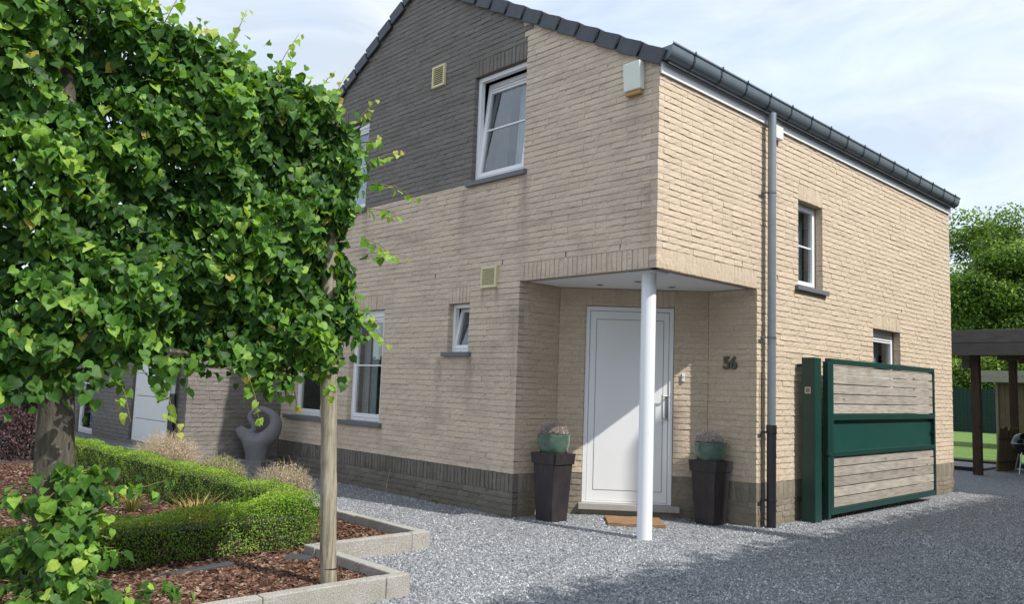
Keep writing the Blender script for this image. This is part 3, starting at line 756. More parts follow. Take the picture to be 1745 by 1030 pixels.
# ------------------------------------------------------------------ things on the wall
al = empty('alarm_box', (-0.32, -0.02, 4.93), 'pale green alarm siren box with amber lens high on the gable corner', 'alarm box')
q_ = MB(); F = F1
q_.hexa([F.p(.20, .085, 4.985), F.p(.44, .085, 4.985), F.p(.44, .004, 4.985), F.p(.20, .004, 4.985), F.p(.20, .11, 5.31), F.p(.44, .11, 5.31), F.p(.44, .004, 5.31), F.p(.20, .004, 5.31)])
q_.build('siren_case', PALEBOX, al, bevel=0.012)
q_ = MB(); q_.fbox(F, .215, .425, .07, .006, 4.935, 4.983); q_.build('lens', AMBER, al, bevel=0.008)
q_ = MB(); q_.box(0.004, 0.07, 2.47, 2.66, 4.985, 5.16); o = q_.build('junction_box', PALEBOX, None, bevel=0.01); tag(o, 'small pale plastic box under the eaves right of the downpipe', 'junction box')
db = empty('doorbell', F4.p(1.634, 0.01, 1.80), 'small white doorbell button on bricks right of the door', 'doorbell')
q_ = MB(); q_.fbox(F4, 1.615, 1.652, 0.028, 0.002, 1.755, 1.86); q_.build('bell_case', WHITE, db, bevel=0.004)
q_ = MB(); q_.tube([F4.p(1.634, 0.028, 1.815), F4.p(1.634, 0.033, 1.815)], 0.010, 12); q_.build('button', STEEL, db)
NUMM = plain('number_metal', (0.10, 0.105, 0.075), 0.6, 0.3, 0.3, 20)
tcu = bpy.data.curves.new('house_number', 'FONT'); tcu.body = '56'; tcu.size = 0.225; tcu.extrude = 0.012; tcu.offset = 0.006; tcu.space_character = 0.98
to = bpy.data.objects.new('tmp', tcu); COL.objects.link(to); bpy.context.view_layer.update()
me = bpy.data.meshes.new_from_object(to.evaluated_get(bpy.context.evaluated_depsgraph_get())); bpy.data.objects.remove(to)
me.materials.clear(); me.materials.append(NUMM)
hn = bpy.data.objects.new('house_number', me); COL.objects.link(hn); hn.location = (-0.468, PY - 0.022, 1.935); hn.rotation_euler = (math.pi / 2, 0, 0); hn.scale = (0.92, 1, 1)
tag(hn, 'dark metal house number 56 on the brick jamb right of the door', 'house number')

# ------------------------------------------------------------------ ground
GRAV, t_, b_ = newmat('gravel')
oi = N_(t_, 'ShaderNodeNewGeometry'); v_ = wcoords(t_)
vo = N_(t_, 'ShaderNodeTexVoronoi'); vo.inputs['Scale'].default_value = 42; lk(t_, v_, vo.inputs['Vector'])
sepc = N_(t_, 'ShaderNodeSeparateColor'); lk(t_, vo.outputs['Color'], sepc.inputs[0])
c_ = ramp(t_, sepc.outputs[0], [(0.0, (0.12, 0.127, 0.14)), (0.5, (0.25, 0.26, 0.275)), (1.0, (0.42, 0.43, 0.445))])
c_ = mixc(t_, ramp(t_, vo.outputs['Distance'], [(0.3, 0.0), (0.8, 0.7)]), c_, (0.06, 0.063, 0.07))
c_ = mixc(t_, ramp(t_, noise(t_, v_, 0.9, 5), [(0.4, 0.0), (0.75, 0.20)]), c_, (0.2, 0.2, 0.2))
lk(t_, c_, b_.inputs['Base Color']); b_.inputs['Roughness'].default_value = 0.9; bump(t_, b_, vo.outputs['Distance'], -1.0, 0.02)
STONES, t_, b_ = newmat('gravel_stone')
g_ = N_(t_, 'ShaderNodeNewGeometry')
c_ = ramp(t_, g_.outputs['Random Per Island'], [(0.0, (0.12, 0.13, 0.142)), (0.3, (0.28, 0.298, 0.32)), (0.7, (0.42, 0.438, 0.458)), (1.0, (0.68, 0.695, 0.71))])
c_ = mixc(t_, 1.0, c_, ramp(t_, noise(t_, wcoords(t_), 0.8, 6, .6), [(0.3, 0.74), (0.7, 1.16)]), 'MULTIPLY')
lk(t_, c_, b_.inputs['Base Color']); b_.inputs['Roughness'].default_value = 0.85; b_.inputs['Specular IOR Level'].default_value = 0.3
q_ = MB(); q_.add([(-300, -300, 0), (300, -300, 0), (300, 300, 0), (-300, 300, 0)], [(0, 1, 2, 3)])
grd = q_.build('ground', GRAV); tag(grd, 'grey crushed stone ground of the driveway', None, kind='structure')

def frustum_ok(P, margin=30):
    d = P - np.array(CAMLOC); z = d @ np.array(fwd)
    x = 872.5 + 1372.5 * (d @ np.array(r2)) / z; y = 515 - 1372.5 * (d @ np.array(u2)) / z
    return (z > 0.3) & (x > -margin) & (x < 1745 + margin) & (y < 1030 + margin), z
def scatter(n, x0, x1, y0, y1):
    return np.column_stack([rng.uniform(x0, x1, n), rng.uniform(y0, y1, n), np.zeros(n)])
def in_bed(P):
    x, y = P[:, 0], P[:, 1]
    return ((x < -1.22) & (y < -2.02)) | ((x < 0.10) & (y < -3.22))
def in_house(P):
    x, y = P[:, 0], P[:, 1]
    h = (x < 0.01) & (x > -9) & (y > -0.01)
    porch = (x > -PX) & (y < PY) & (((x - Dp[0]) * F4.n.x + (y - Dp[1]) * F4.n.y) > 0)
    return (h & ~porch & (y < 9.1)) | ((x < -8.15) & (y > -1.7))
octV = np.array([(1, 0, 0), (0, 1, 0), (-1, 0, 0), (0, -1, 0), (0, 0, 1), (0, 0, -1)], float)
octF = np.array([(0, 1, 4), (1, 2, 4), (2, 3, 4), (3, 0, 4), (1, 0, 5), (2, 1, 5), (3, 2, 5), (0, 3, 5)])
def rand_rot(n, tiltmax=math.pi):
    a = rng.uniform(0, 2 * math.pi, n); b = rng.uniform(-tiltmax, tiltmax, n); c = rng.uniform(-tiltmax, tiltmax, n)
    ca, sa, cb, sb, cc, sc_ = np.cos(a), np.sin(a), np.cos(b), np.sin(b), np.cos(c), np.sin(c)
    R = np.empty((n, 3, 3))
    R[:, 0, 0] = ca * cb; R[:, 0, 1] = ca * sb * sc_ - sa * cc; R[:, 0, 2] = ca * sb * cc + sa * sc_
    R[:, 1, 0] = sa * cb; R[:, 1, 1] = sa * sb * sc_ + ca * cc; R[:, 1, 2] = sa * sb * cc - ca * sc_
    R[:, 2, 0] = -sb; R[:, 2, 1] = cb * sc_; R[:, 2, 2] = cb * cc
    return R
def scatter_mesh(name, P, size, TV, TF, mat, zj=0.0, jit=0.25, tilt=math.pi, flat=(1, 0.8, 0.6), tint=None):
    n = len(P); R = rand_rot(n, tilt)
    V = TV[None] * np.array(flat)[None, None] * (1 + rng.normal(0, jit, (n, len(TV), 3))) * size[:, None, None]
    V = np.einsum('nij,nkj->nki', R, V) + P[:, None, :]
    F_ = TF[None] + (np.arange(n) * len(TV))[:, None, None]
    tt = None if tint is None else np.repeat(tint, len(TV), axis=0)
    return np_mesh(name, V.reshape(-1, 3), [F_.reshape(-1, TF.shape[1])], [mat], tint=tt)
P = np.concatenate([scatter(230000, -9, 4.2, -5.5, 3.5), scatter(80000, -0.2, 3.5, 2, 9.5)])
ok, z = frustum_ok(P); ok &= ~in_bed(P) & ~in_house(P)
P = P[ok]; z = z[ok]
keep = rng.random(len(P)) < np.clip((11.5 - z) / 4.5, 0.22, 1); P = P[keep]
sz = 0.0055 + 0.009 * rng.random(len(P)) ** 2 ; P[:, 2] = sz * 0.25
gv = link('gravel_stones', scatter_mesh('gravel_stones', P, sz, octV, octF, STONES)); tag(gv, 'loose grey crushed stones covering the driveway', None, kind='stuff')

# planting bed
MULCH, t_, b_ = newmat('mulch')
v_ = wcoords(t_, (1, 1.6, 1)); f_ = noise(t_, v_, 40, 6, 0.7)
lk(t_, ramp(t_, f_, [(0.3, (0.018, 0.010, 0.007)), (0.55, (0.085, 0.042, 0.026)), (0.75, (0.17, 0.095, 0.062))]), b_.inputs['Base Color']); b_.inputs['Roughness'].default_value = 0.95; bump(t_, b_, f_, 1.0, 0.03)
q_ = MB()
q_.box(-10.6, -1.215, -9, -2.09, -0.05, 0.062); q_.box(-1.2151, 0.05, -9, -3.29, -0.05, 0.062)
bed = q_.build('planting_bed', MULCH); tag(bed, 'bark mulched planting bed inside the kerb', None, kind='structure')
CHIP, t_, b_ = newmat('bark_chip')
g_ = N_(t_, 'ShaderNodeNewGeometry')
c_ = ramp(t_, g_.outputs['Random Per Island'], [(0.0, (0.035, 0.018, 0.012)), (0.5, (0.105, 0.052, 0.034)), (0.85, (0.20, 0.115, 0.078)), (1.0, (0.33, 0.25, 0.19))])
lk(t_, c_, b_.inputs['Base Color']); b_.inputs['Roughness'].default_value = 0.9; b_.inputs['Specular IOR Level'].default_value = 0.2
cubV = np.array([(-1, -1, -1), (1, -1, -1), (1, 1, -1), (-1, 1, -1), (-1, -1, 1), (1, -1, 1), (1, 1, 1), (-1, 1, 1)], float)
cubF = np.array([(3, 2, 1, 0), (4, 5, 6, 7), (0, 1, 5, 4), (1, 2, 6, 5), (2, 3, 7, 6), (3, 0, 4, 7)])
P = np.concatenate([scatter(16000, -1.4, 0.04, -6.5, -3.26), scatter(22000, -10, -1.35, -6.5, -3.1), scatter(9000, -8, -1.24, -2.85, -2.1)])
ok, z = frustum_ok(P); P = P[ok]; P[:, 2] = 0.066 + rng.uniform(0, 0.012, len(P))
ch = link('bark_chips', scatter_mesh('bark_chips', P, rng.uniform(0.006, 0.021, len(P)), cubV, cubF, CHIP, jit=0.2, tilt=0.5, flat=(1.5, 0.55, 0.16))); tag(ch, 'red brown bark chips over the planting bed', None, kind='stuff')
# kerb stones
kerb = empty('kerb_edging', (-1.2, -2.0, 0), 'stepped pale concrete kerb edging around the mulched bed', 'kerb')
def kstone(x0, x1, y0, y1, top=0.165):
    q_ = MB(); j = lambda: random.uniform(-.004, .004)
    q_.hexa([(x0, y0, -.1), (x1, y0, -.1), (x1, y1, -.1), (x0, y1, -.1), (x0, y0, top + j()), (x1, y0, top + j()), (x1, y1, top + j()), (x0, y1, top + j())])
    o = q_.build('kerb_stone', KERB, kerb, bevel=0.010)
x = -1.30
for L in (1.08, 0.30, 0.98, 1.0, 1.0, 1.0, 1.0, 1.0):
    kstone(x - L + .004, x, -2.09, -1.99); x -= L
kstone(-1.295, -1.195, -2.20, -1.985)
kstone(-1.29, -1.19, -3.22, -2.205)
kstone(-1.28, -1.10, -3.32, -3.225)
kstone(-1.095, -0.42, -3.31, -3.21); kstone(-0.415, 0.02, -3.31, -3.21)
y = -3.205
kstone(0.025, 0.13, -3.42, -3.205)
y = -3.425
for L in (0.98, 1.0, 1.0, 1.0):
    kstone(0.03, 0.13, y - L + .004, y); y -= L
# dark slate slabs laid in the mulch
SL_D = plain('slab', (0.05, 0.055, 0.06), 0.7, 0, 0.3, 12, 0.3)
for k, (x, y, sx_, sy_, r_, lb) in enumerate(((-1.20, -3.42, .13, .09, .5, 'dark slate slab in the mulch beside the kerb step'), (-1.22, -4.35, .05, .36, .05, 'long dark slate slab in the mulch under the boxwood hedge'))):
    q_ = MB(); q_.box(-sx_, sx_, -sy_, sy_, -0.01, 0.022); o = q_.build('slate_slab', SL_D, None, bevel=0.006); o.location = (x, y, 0.068); o.rotation_euler = (0.04, -0.05, r_)
    tag(o, lb, 'slab')

# ------------------------------------------------------------------ leaf shapes and the pleached linden
def leaf_template(fold, curl, asym=0.0, seed=0, wx=1.0, wave=0.0):
    r = np.random.default_rng(seed)
    half = [(0.16, 0.09), (0.38, 0.08), (0.52, -0.12), (0.54, -0.38), (0.40, -0.62), (0.16, -0.84)]
    mid = [(0, 0.02), (0, -0.22), (0, -0.48), (0, -0.76), (0, -1.06)]
    V = []; 
    for (x, y) in mid: V.append((x, y, 0))
    for sgn in (1, -1):
        for (x, y) in half: V.append((sgn * x * (1 + asym * sgn) * (1 + r.normal(0, .08)), y + r.normal(0, .035), 0))
    V = np.array(V, float); V[:, 0] *= wx
    V[:, 2] = fold * np.abs(V[:, 0]) - curl * (V[:, 1] ** 2) * 0.6 + wave * np.sin(V[:, 1] * 5 + V[:, 0] * 4) + r.normal(0, 0.035, len(V))
    F3_, F4_ = [], []
    for h, fl in ((5, False), (11, True)):
        A = [(0, h, h + 1), (4, 3, h + 5)]
        B = [(0, h + 1, h + 2, 1), (1, h + 2, h + 3, 2), (2, h + 3, h + 4, 3)]
        A.append((3, h + 4, h + 5))
        for a in A: F3_.append(a[::-1] if fl else a)
        for b_2 in B: F4_.append(b_2[::-1] if fl else b_2)
    return V, np.array(F3_), np.array(F4_)
LT = [leaf_template(0.28, 0.35, 0.05, 1), leaf_template(0.12, 0.55, -0.06, 2), leaf_template(0.42, 0.2, 0.0, 3), leaf_template(-0.12, 0.5, 0.08, 4), leaf_template(0.2, 0.8, -0.03, 5), leaf_template(0.05, 0.25, 0.04, 6), leaf_template(0.3, -0.3, 0.1, 7, 1.15, .06), leaf_template(0.15, 1.1, -0.1, 8, 0.85, .05), leaf_template(0.55, 0.5, 0.06, 9, 1.1, .04), leaf_template(-0.25, 0.9, -0.08, 10, 1.0, .08)]
def unit(v): return v / np.maximum(np.linalg.norm(v, axis=-1, keepdims=True), 1e-9)
def leaf_frames(nrm, tip):
    t = tip - nrm * np.sum(tip * nrm, axis=1, keepdims=True); t = unit(t)
    y = -t; x = unit(np.cross(y, nrm)); z = np.cross(x, y)
    return np.stack([x, y, z], axis=2)            # columns
def leaves_merged(name, P, R, S, kinds, tint, mat):
    Vs, T3, T4, TT = [], [], [], []; off = 0
    for k in range(len(LT)):
        i = np.where(kinds == k)[0]
        if not len(i): continue
        V, a, b_2 = LT[k]
        X = np.einsum('nij,kj->nki', R[i], V) * S[i][:, None, None] + P[i][:, None, :]
        base = off + np.arange(len(i)) * len(V)
        Vs.append(X.reshape(-1, 3)); T3.append((a[None] + base[:, None, None]).reshape(-1, 3)); T4.append((b_2[None] + base[:, None, None]).reshape(-1, 4))
        TT.append(np.repeat(tint[i], len(V), axis=0)); off += len(i) * len(V)
    return np_mesh(name, np.concatenate(Vs), [np.concatenate(T3), np.concatenate(T4)], [mat], tint=np.concatenate(TT), smooth=True)
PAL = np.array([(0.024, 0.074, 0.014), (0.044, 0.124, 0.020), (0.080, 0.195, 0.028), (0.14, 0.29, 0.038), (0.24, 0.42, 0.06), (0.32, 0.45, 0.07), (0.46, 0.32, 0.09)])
def zl(y): return np.interp(y, [-7.6, -6.0, -5.3, -4.9, -4.45, -4.12, -3.93, -3.78, -3.62], [4.30, 4.05, 3.93, 3.88, 3.82, 3.76, 3.66, 3.52, 3.1])
def zb(y): return np.interp(y, [-7.6, -6.0, -5.6, -5.2, -4.8, -4.3, -3.9, -3.7, -3.5], [1.50, 1.55, 1.66, 1.76, 1.76, 1.70, 1.74, 1.90, 2.4])
def crown_points(n, shell):
    y = rng.uniform(-7.5, -3.68, n)
    lo, hi = zb(y), zl(y)
    z = lo + (hi - lo) * rng.random(n)
    ph = 0.10 * np.sin(y * 5.1 + z * 2.3) + 0.09 * np.sin(z * 6.3 - y * 3.7) + 0.06 * np.sin(y * 11 + 1.3 * z) + 0.05 * np.sin(z * 17 + y * 9) - 0.04
    xf = 0.02 + ph; xb = -0.62 - 0.5 * ph
    if shell: x = xf - np.abs(rng.normal(0, 0.07, n))
    else: x = rng.uniform(xb, xf - 0.05, n)
    # round the right end and the top and bottom edges in depth
    e = np.minimum(np.clip((-3.62 - 0.11 * np.clip((z - 2.3) / .5, 0, 1) - y) / 0.30, 0, 1), np.minimum(np.clip((hi - z) / 0.25, 0, 1), np.clip((z - lo) / 0.18, 0, 1)))
    e = np.sqrt(np.clip(1 - (1 - e) ** 2, 0, 1))
    x = -0.30 + (x + 0.30) * (0.45 + 0.55 * e)
    return np.column_stack([x, y, z]), ph
def recede(P): return P[:, 1] < -3.66 - 0.11 * np.clip((P[:, 2] - 2.3) / .5, 0, 1)
A, pa = crown_points(12500, True); B, pb = crown_points(20000, False)
k_ = recede(A); A, pa = A[k_], pa[k_]; k_ = recede(B); B, pb = B[k_], pb[k_]
# ragged fringe along top and bottom
yf = rng.uniform(-7.4, -3.78, 700); F_t = np.column_stack([-0.30 + rng.normal(0, .13, 700), yf, zl(yf) + rng.normal(0.02, 0.07, 700)])
yf = rng.uniform(-7.4, -3.8, 650); F_b = np.column_stack([-0.15 + rng.normal(0, .14, 650), yf, zb(yf) - np.abs(rng.normal(0.0, 0.09, 650)) + 0.04 * np.sin(yf * 9)])
zz = rng.uniform(1.9, 3.5, 420); F_r = np.column_stack([-0.30 + rng.normal(0, .14, 420), -3.72 - 0.12 * np.clip((zz - 2.3) / .5, 0, 1) + rng.normal(0, .085, 420) + 0.10 * np.sin(zz * 4.2), zz])
# single shoots that stick out: (start, end)
shoots = [((-.3, -4.4, 3.8), (-.25, -4.22, 4.22)), ((-.3, -4.75, 3.85), (-.3, -4.62, 4.28)), ((-.3, -3.95, 3.6), (-.25, -3.80, 4.02)), ((-.25, -3.75, 3.55), (-.1, -3.58, 3.85)), ((-.3, -5.2, 3.95), (-.3, -5.05, 4.33)), ((-.25, -4.1, 3.7), (-.2, -3.92, 4.0)),
          ((-.3, -3.55, 3.35), (-.2, -3.22, 3.52)), ((-.25, -3.5, 3.2), (-.1, -3.16, 3.12)), ((-.25, -3.5, 2.6), (-.1, -3.18, 2.62)), ((-.3, -3.5, 2.75), (-.2, -3.28, 2.6)), ((-.2, -3.6, 2.1), (-.05, -3.38, 1.88)), ((-.3, -3.62, 2.2), (-.15, -3.40, 2.05)), ((-.3, -3.5, 3.0), (-.2, -3.2, 2.95)),
          ((-.15, -4.5, 1.65), (-.05, -4.42, 1.27)), ((-.15, -5.1, 1.6), (-.02, -4.98, 1.22)), ((-.15, -3.9, 1.7), (-.1, -3.86, 1.42)), ((-.15, -5.35, 1.6), (-.02, -5.28, 1.30)), ((-.2, -4.15, 1.6), (-.12, -4.10, 1.36)), ((-.3, -3.62, 3.45), (-.25, -3.42, 3.62))]
shp = []; twigs = MB()
for a, b_2 in shoots:
    a, b_2 = Vector(a), Vector(b_2); midp = (a + b_2) / 2 + Vector((0.02, 0, 0.03))
    pts = [a.lerp(midp, t) if t <= 1 else midp.lerp(b_2, t - 1) for t in (0, .5, 1, 1.5, 2)]
    twigs.tube(pts, [0.004, 0.0035, 0.003, 0.0022, 0.0015], 5)
    n = max(5, int((b_2 - a).length / 0.042))
    for i in range(n):
        t = (i + 0.5) / n; p = a.lerp(b_2, t) + Vector((random.uniform(-.03, .03), random.uniform(-.03, .03), random.uniform(-.02, .02)))
        shp.append((*p, t))
shp = np.array(shp)
# shoots at the foot of the trunk
basal = []; bs = MB()
for k in range(85):
    z0 = random.uniform(0.12, 0.92); an = random.uniform(-2.4, 1.7); L = random.uniform(0.14, 0.40) * (1.0 if z0 < 0.5 else 0.7) * (0.6 if an > 0.1 else 1)
    a = Vector((-0.30 + 0.1 * math.cos(an), -5.52 + 0.1 * math.sin(an), z0)); d = Vector((math.cos(an), math.sin(an), random.uniform(-0.1, 0.5))).normalized()
    if random.random() < 0.35: d = (d + Vector((0.2, 0.8, -0.2))).normalized()
    b_2 = a + d * L
    pts = [a, a + d * L * .5 + Vector((0, 0, .02)), b_2]
    bs.tube(pts, [0.005, 0.004, 0.002], 5)
    for i in range(int(L / 0.034)):
        t = 0.2 + 0.8 * (i + .5) / int(L / 0.034)
        p = a + d * L * t; basal.append((p.x + random.uniform(-.04, .04), p.y + random.uniform(-.04, .04), p.z + random.uniform(-.03, .03), t * 0.75))
for k in range(95):
    z0 = random.uniform(0.22, 1.02); an = random.uniform(-1.3, 0.8); a = Vector((-0.30 + .1 * math.cos(an), -5.52 + .1 * math.sin(an), z0)); L = random.uniform(.07, .2)
    d = Vector((math.cos(an), math.sin(an), random.uniform(-.1, .5))).normalized(); bs.tube([a, a + d * L], [.004, .002], 5)
    for i in range(3):
        p = a + d * L * (i + 1) / 3; basal.append((p.x + random.uniform(-.04, .04), p.y + random.uniform(-.05, .05), p.z + random.uniform(-.03, .03), .5))
for (x0, y0, z0, x1, y1, z1) in ((-.25, -5.4, .15, .05, -4.92, .30), (-.25, -5.45, .12, .06, -5.05, .18), (-.2, -5.4, .2, -.05, -4.80, .22), (-.25, -5.4, .72, -.18, -4.98, .92), (-.25, -5.45, .8, -.1, -5.08, .84), (-.2, -5.5, .1, .15, -5.2, .12)):
    a, b_2 = Vector((x0, y0, z0)), Vector((x1, y1, z1)); bs.tube([a, a.lerp(b_2, .5) + Vector((0, 0, .04)), b_2], [0.006, 0.004, 0.002], 5)
    for i in range(13):
        t = (i + 1) / 13; p = a.lerp(b_2, t) + Vector((0, 0, .04 * math.sin(t * math.pi))); basal.append((p.x + random.uniform(-.04, .04), p.y + random.uniform(-.04, .04), p.z + random.uniform(-.03, .05), t * 0.8))
basal = np.array(basal)
ALLP = np.concatenate([A, B, F_t, F_b, F_r, shp[:, :3], basal[:, :3]])
na, nb, nt_, nbm, nr, ns, nba = len(A), len(B), len(F_t), len(F_b), len(F_r), len(shp), len(basal)
n = len(ALLP)
outw = np.tile(np.array([0.75, -0.12, 0.40]), (n, 1))
outw[na:na + nb] = np.column_stack([rng.normal(0, .7, nb), rng.normal(0, .7, nb), np.full(nb, .5)])
outw[na + nb + nt_ + nbm:na + nb + nt_ + nbm + nr] += np.array([0, 0.5, 0])
ba0 = n - nba
outw[ba0:] = np.column_stack([ALLP[ba0:, 0] + 0.30, ALLP[ba0:, 1] + 5.52, np.full(nba, 0.25)]) * 2 + np.array([0.45, -0.2, 0.4])
nrm = unit(outw + rng.normal(0, 0.46, (n, 3)))
tip = unit(np.tile(np.array([0.25, 0.0, -1.0]), (n, 1)) + rng.normal(0, 0.38, (n, 3)))
R_ = leaf_frames(nrm, tip)
S_ = 0.034 + 0.044 * rng.random(n); S_[ba0:] = rng.uniform(0.038, 0.086, nba)
S_[n - nba - ns:ba0] = np.interp(shp[:, 3], [0, 1], [0.085, 0.035]) * rng.uniform(.85, 1.15, ns)
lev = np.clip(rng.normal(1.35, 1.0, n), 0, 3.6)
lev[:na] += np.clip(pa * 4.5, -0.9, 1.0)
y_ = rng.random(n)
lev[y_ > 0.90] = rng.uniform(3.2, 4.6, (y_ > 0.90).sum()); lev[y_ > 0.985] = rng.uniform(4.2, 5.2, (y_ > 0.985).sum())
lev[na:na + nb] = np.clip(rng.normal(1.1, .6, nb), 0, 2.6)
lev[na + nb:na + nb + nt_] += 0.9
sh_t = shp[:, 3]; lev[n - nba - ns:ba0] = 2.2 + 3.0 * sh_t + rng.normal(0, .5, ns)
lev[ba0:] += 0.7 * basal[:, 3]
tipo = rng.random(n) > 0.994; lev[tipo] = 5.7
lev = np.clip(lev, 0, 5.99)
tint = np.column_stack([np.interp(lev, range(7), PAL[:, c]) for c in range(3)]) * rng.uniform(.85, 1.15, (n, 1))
kinds = rng.integers(0, len(LT), n)
tree = empty('pleached_linden', (-0.30, -5.51, 0.06), 'pleached linden tree with a dense hedge like crown and leafy shoots round its trunk', 'tree')
# individually built leaves: the ones that show largest (front of the crown, clear of others, largest size over distance)
dist = np.linalg.norm(ALLP - np.array(CAMLOC), axis=1)
okf, _z = frustum_ok(ALLP, -10)
facing = np.abs(np.sum(nrm * unit(np.array(CAMLOC) - ALLP), axis=1))
score = S_ ** 2 * facing / dist ** 2 * okf
depth_in = (ALLP @ np.array(fwd)); score[na:na + nb] *= 0.01
fx = ALLP[:, 0].copy(); score[:na] *= np.where(fx[:na] > -0.06, 1, 0.05)
top300 = np.argsort(-score)[:300]; mask = np.ones(n, bool); mask[top300] = False
lm_cache = {}
for i in top300:
    k = int(kinds[i]); L_ = int(round(lev[i] * 2))
    if (k, L_) not in lm_cache:
        V, a, b_2 = LT[k]; c = [np.interp(L_ / 2, range(7), PAL[:, q]) for q in range(3)]
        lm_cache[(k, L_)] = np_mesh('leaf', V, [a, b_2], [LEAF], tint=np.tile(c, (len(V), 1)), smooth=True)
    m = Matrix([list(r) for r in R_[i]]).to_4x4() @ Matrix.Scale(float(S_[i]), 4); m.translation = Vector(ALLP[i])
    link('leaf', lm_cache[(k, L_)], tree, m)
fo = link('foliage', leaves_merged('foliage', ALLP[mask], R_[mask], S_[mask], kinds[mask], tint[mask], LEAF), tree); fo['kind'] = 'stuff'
q_ = MB(); pts = []; rad = []
for k in range(17):
    z = k * 0.22; pts.append((-0.30 + 0.008 * math.sin(k * 2.1), -5.535 - 0.07 * z + 0.006 * math.sin(k * 1.3), z)); rad.append(0.118 - 0.012 * z + 0.05 * math.exp(-z * 5) + 0.004 * math.sin(k * 1.7))
q_.tube(pts, rad, 24); q_.build('trunk', BARK, tree, smooth=True)
q_ = MB()
for z in (1.72, 2.15, 2.6, 3.05, 3.45):
    for sg in (1, -1):
        pts = [Vector((-0.30, -5.6, z - .05))]; 
        for k in range(1, 8): pts.append(Vector((-0.30 + random.uniform(-.03, .03), -5.6 + sg * k * 0.28, z + random.uniform(-.03, .03) + 0.01 * k)))
        q_.tube(pts, [0.035 - 0.0035 * k for k in range(8)], 7)
for k in range(60):
    y = random.uniform(-7.3, -3.5); z = random.choice((1.72, 2.15, 2.6, 3.05, 3.45)); p = Vector((-0.3, y, z)); d = Vector((random.uniform(-1, 1), random.uniform(-.4, .4), random.uniform(-.2, .7))) * 0.32
    q_.tube([p, p + d * .5 + Vector((0, 0, .02)), p + d], [0.009, 0.006, 0.003], 5)
q_.build('branches', BARK, tree, smooth=True)
TWIG = plain('young_twig', (0.16, 0.13, 0.05), 0.7)
tw_o = twigs.build('twigs', TWIG, tree, smooth=True); tw_o['kind'] = 'stuff'; tw_o = bs.build('basal_twigs', TWIG, tree, smooth=True); tw_o['kind'] = 'stuff'
# wooden stake beside it
st_o = empty('wooden_stake', (-0.25, -3.68, 0.05), 'round weathered wooden stake at the right end of the linden crown', 'stake')
q_ = MB(); pts = []; rad = []
for k in range(28):
    z = -0.05 + k * 0.122; t = z / 3.2; pts.append((-0.25 - 0.03 * t + .003 * math.sin(k * .9), -3.68 - 0.19 * t + .003 * math.cos(k * 1.1), z)); rad.append(0.0605 + 0.0016 * math.sin(k * 2.3) + (0.004 if k in (7, 13, 21) else 0))
rad[-1] = 0.05; q_.tube(pts, rad, 22); q_.build('stake_pole', POSTW, st_o, smooth=True)
q_ = MB(); q_.lathe((-0.25, -3.687, 0.195), [(0.062, 0), (0.0655, 0.002), (0.0655, 0.006), (0.062, 0.008)], 24); q_.build('wire_tie', BLACKP, st_o)

# ------------------------------------------------------------------ boxwood hedge, shrubs and grasses
def small_leaf(name, P, out_, S, tint, mat, parent=None, elong=1.9):
    n = len(P); nrm = unit(out_ + rng.normal(0, .55, (n, 3))); tip = unit(rng.normal(0, 1, (n, 3)) + np.array([0, 0, .5]))
    R = leaf_frames(nrm, tip)
    TV = np.array([(0, 0, 0), (.5, -.45 * elong, .12), (0, -elong, 0), (-.5, -.45 * elong, .12)]) ; TF = np.array([(0, 1, 2), (0, 2, 3)])
    X = np.einsum('nij,kj->nki', R, TV) * S[:, None, None] + P[:, None, :]
    F_ = TF[None] + (np.arange(n) * 4)[:, None, None]
    me = np_mesh(name, X.reshape(-1, 3), [F_.reshape(-1, 3)], [mat], tint=np.repeat(tint, 4, axis=0))
    return link(name, me, parent)
GB = np.array([(0.045, 0.110, 0.014), (0.115, 0.245, 0.022), (0.225, 0.40, 0.036), (0.35, 0.52, 0.065)])
def hedge_pts(n, x0, x1, y0, y1, h, lump=0.035):
    # points on the rounded box surface
    u = rng.random(n); dx, dy = x1 - x0, y1 - y0
    areas = np.array([dx * dy * 1.2, dx * h, dx * h, dy * h, dy * h]); areas /= areas.sum(); f = rng.choice(5, n, p=areas)
    x = rng.uniform(x0, x1, n); y = rng.uniform(y0, y1, n); z = rng.uniform(0.02, h, n); o = np.zeros((n, 3))
    z[f == 0] = h; o[f == 0] = (0, 0, 1); y[f == 1] = y0; o[f == 1] = (0, -1, .2); y[f == 2] = y1; o[f == 2] = (0, 1, .2)
    x[f == 3] = x0; o[f == 3] = (-1, 0, .2); x[f == 4] = x1; o[f == 4] = (1, 0, .2)
    b = lump * (np.sin(x * 5.3 + z * 9 + 1.3 * np.sin(y * 7)) + np.sin(y * 8.1 - z * 11 + x * 3.1) + 0.7 * np.sin(x * 17 + y * 13 + z * 21)) * 0.5
    # round top edges
    ex = np.minimum(x - x0, x1 - x); ey = np.minimum(y - y0, y1 - y); e = np.minimum(np.minimum(ex, ey), 0.1); 
    z = z - np.where(f == 0, (0.1 - e) ** 2 * 4.5, 0); 
    sh_ = np.where(f > 0, np.clip((z - (h - .1)), 0, .1) ** 2 * 4.5, 0) + np.where(f > 0, np.clip(.12 - z, 0, .12) * 0.3, 0)
    P = np.column_stack([x, y, z]); P -= o * sh_[:, None] * np.array([1, 1, 0])
    P += o * (b - np.abs(rng.normal(0, 0.022, n)))[:, None]
    return P, o
hg = empty('boxwood_hedge', (-1.6, -3.05, 0.06), 'low clipped boxwood hedge running in a corner round the bark bed', 'hedge')
PA, OA = hedge_pts(64000, -11.2, -1.86, -3.16, -2.80, 0.47)
PB, OB = hedge_pts(46000, -2.02, -1.55, -7.4, -3.05, 0.38)
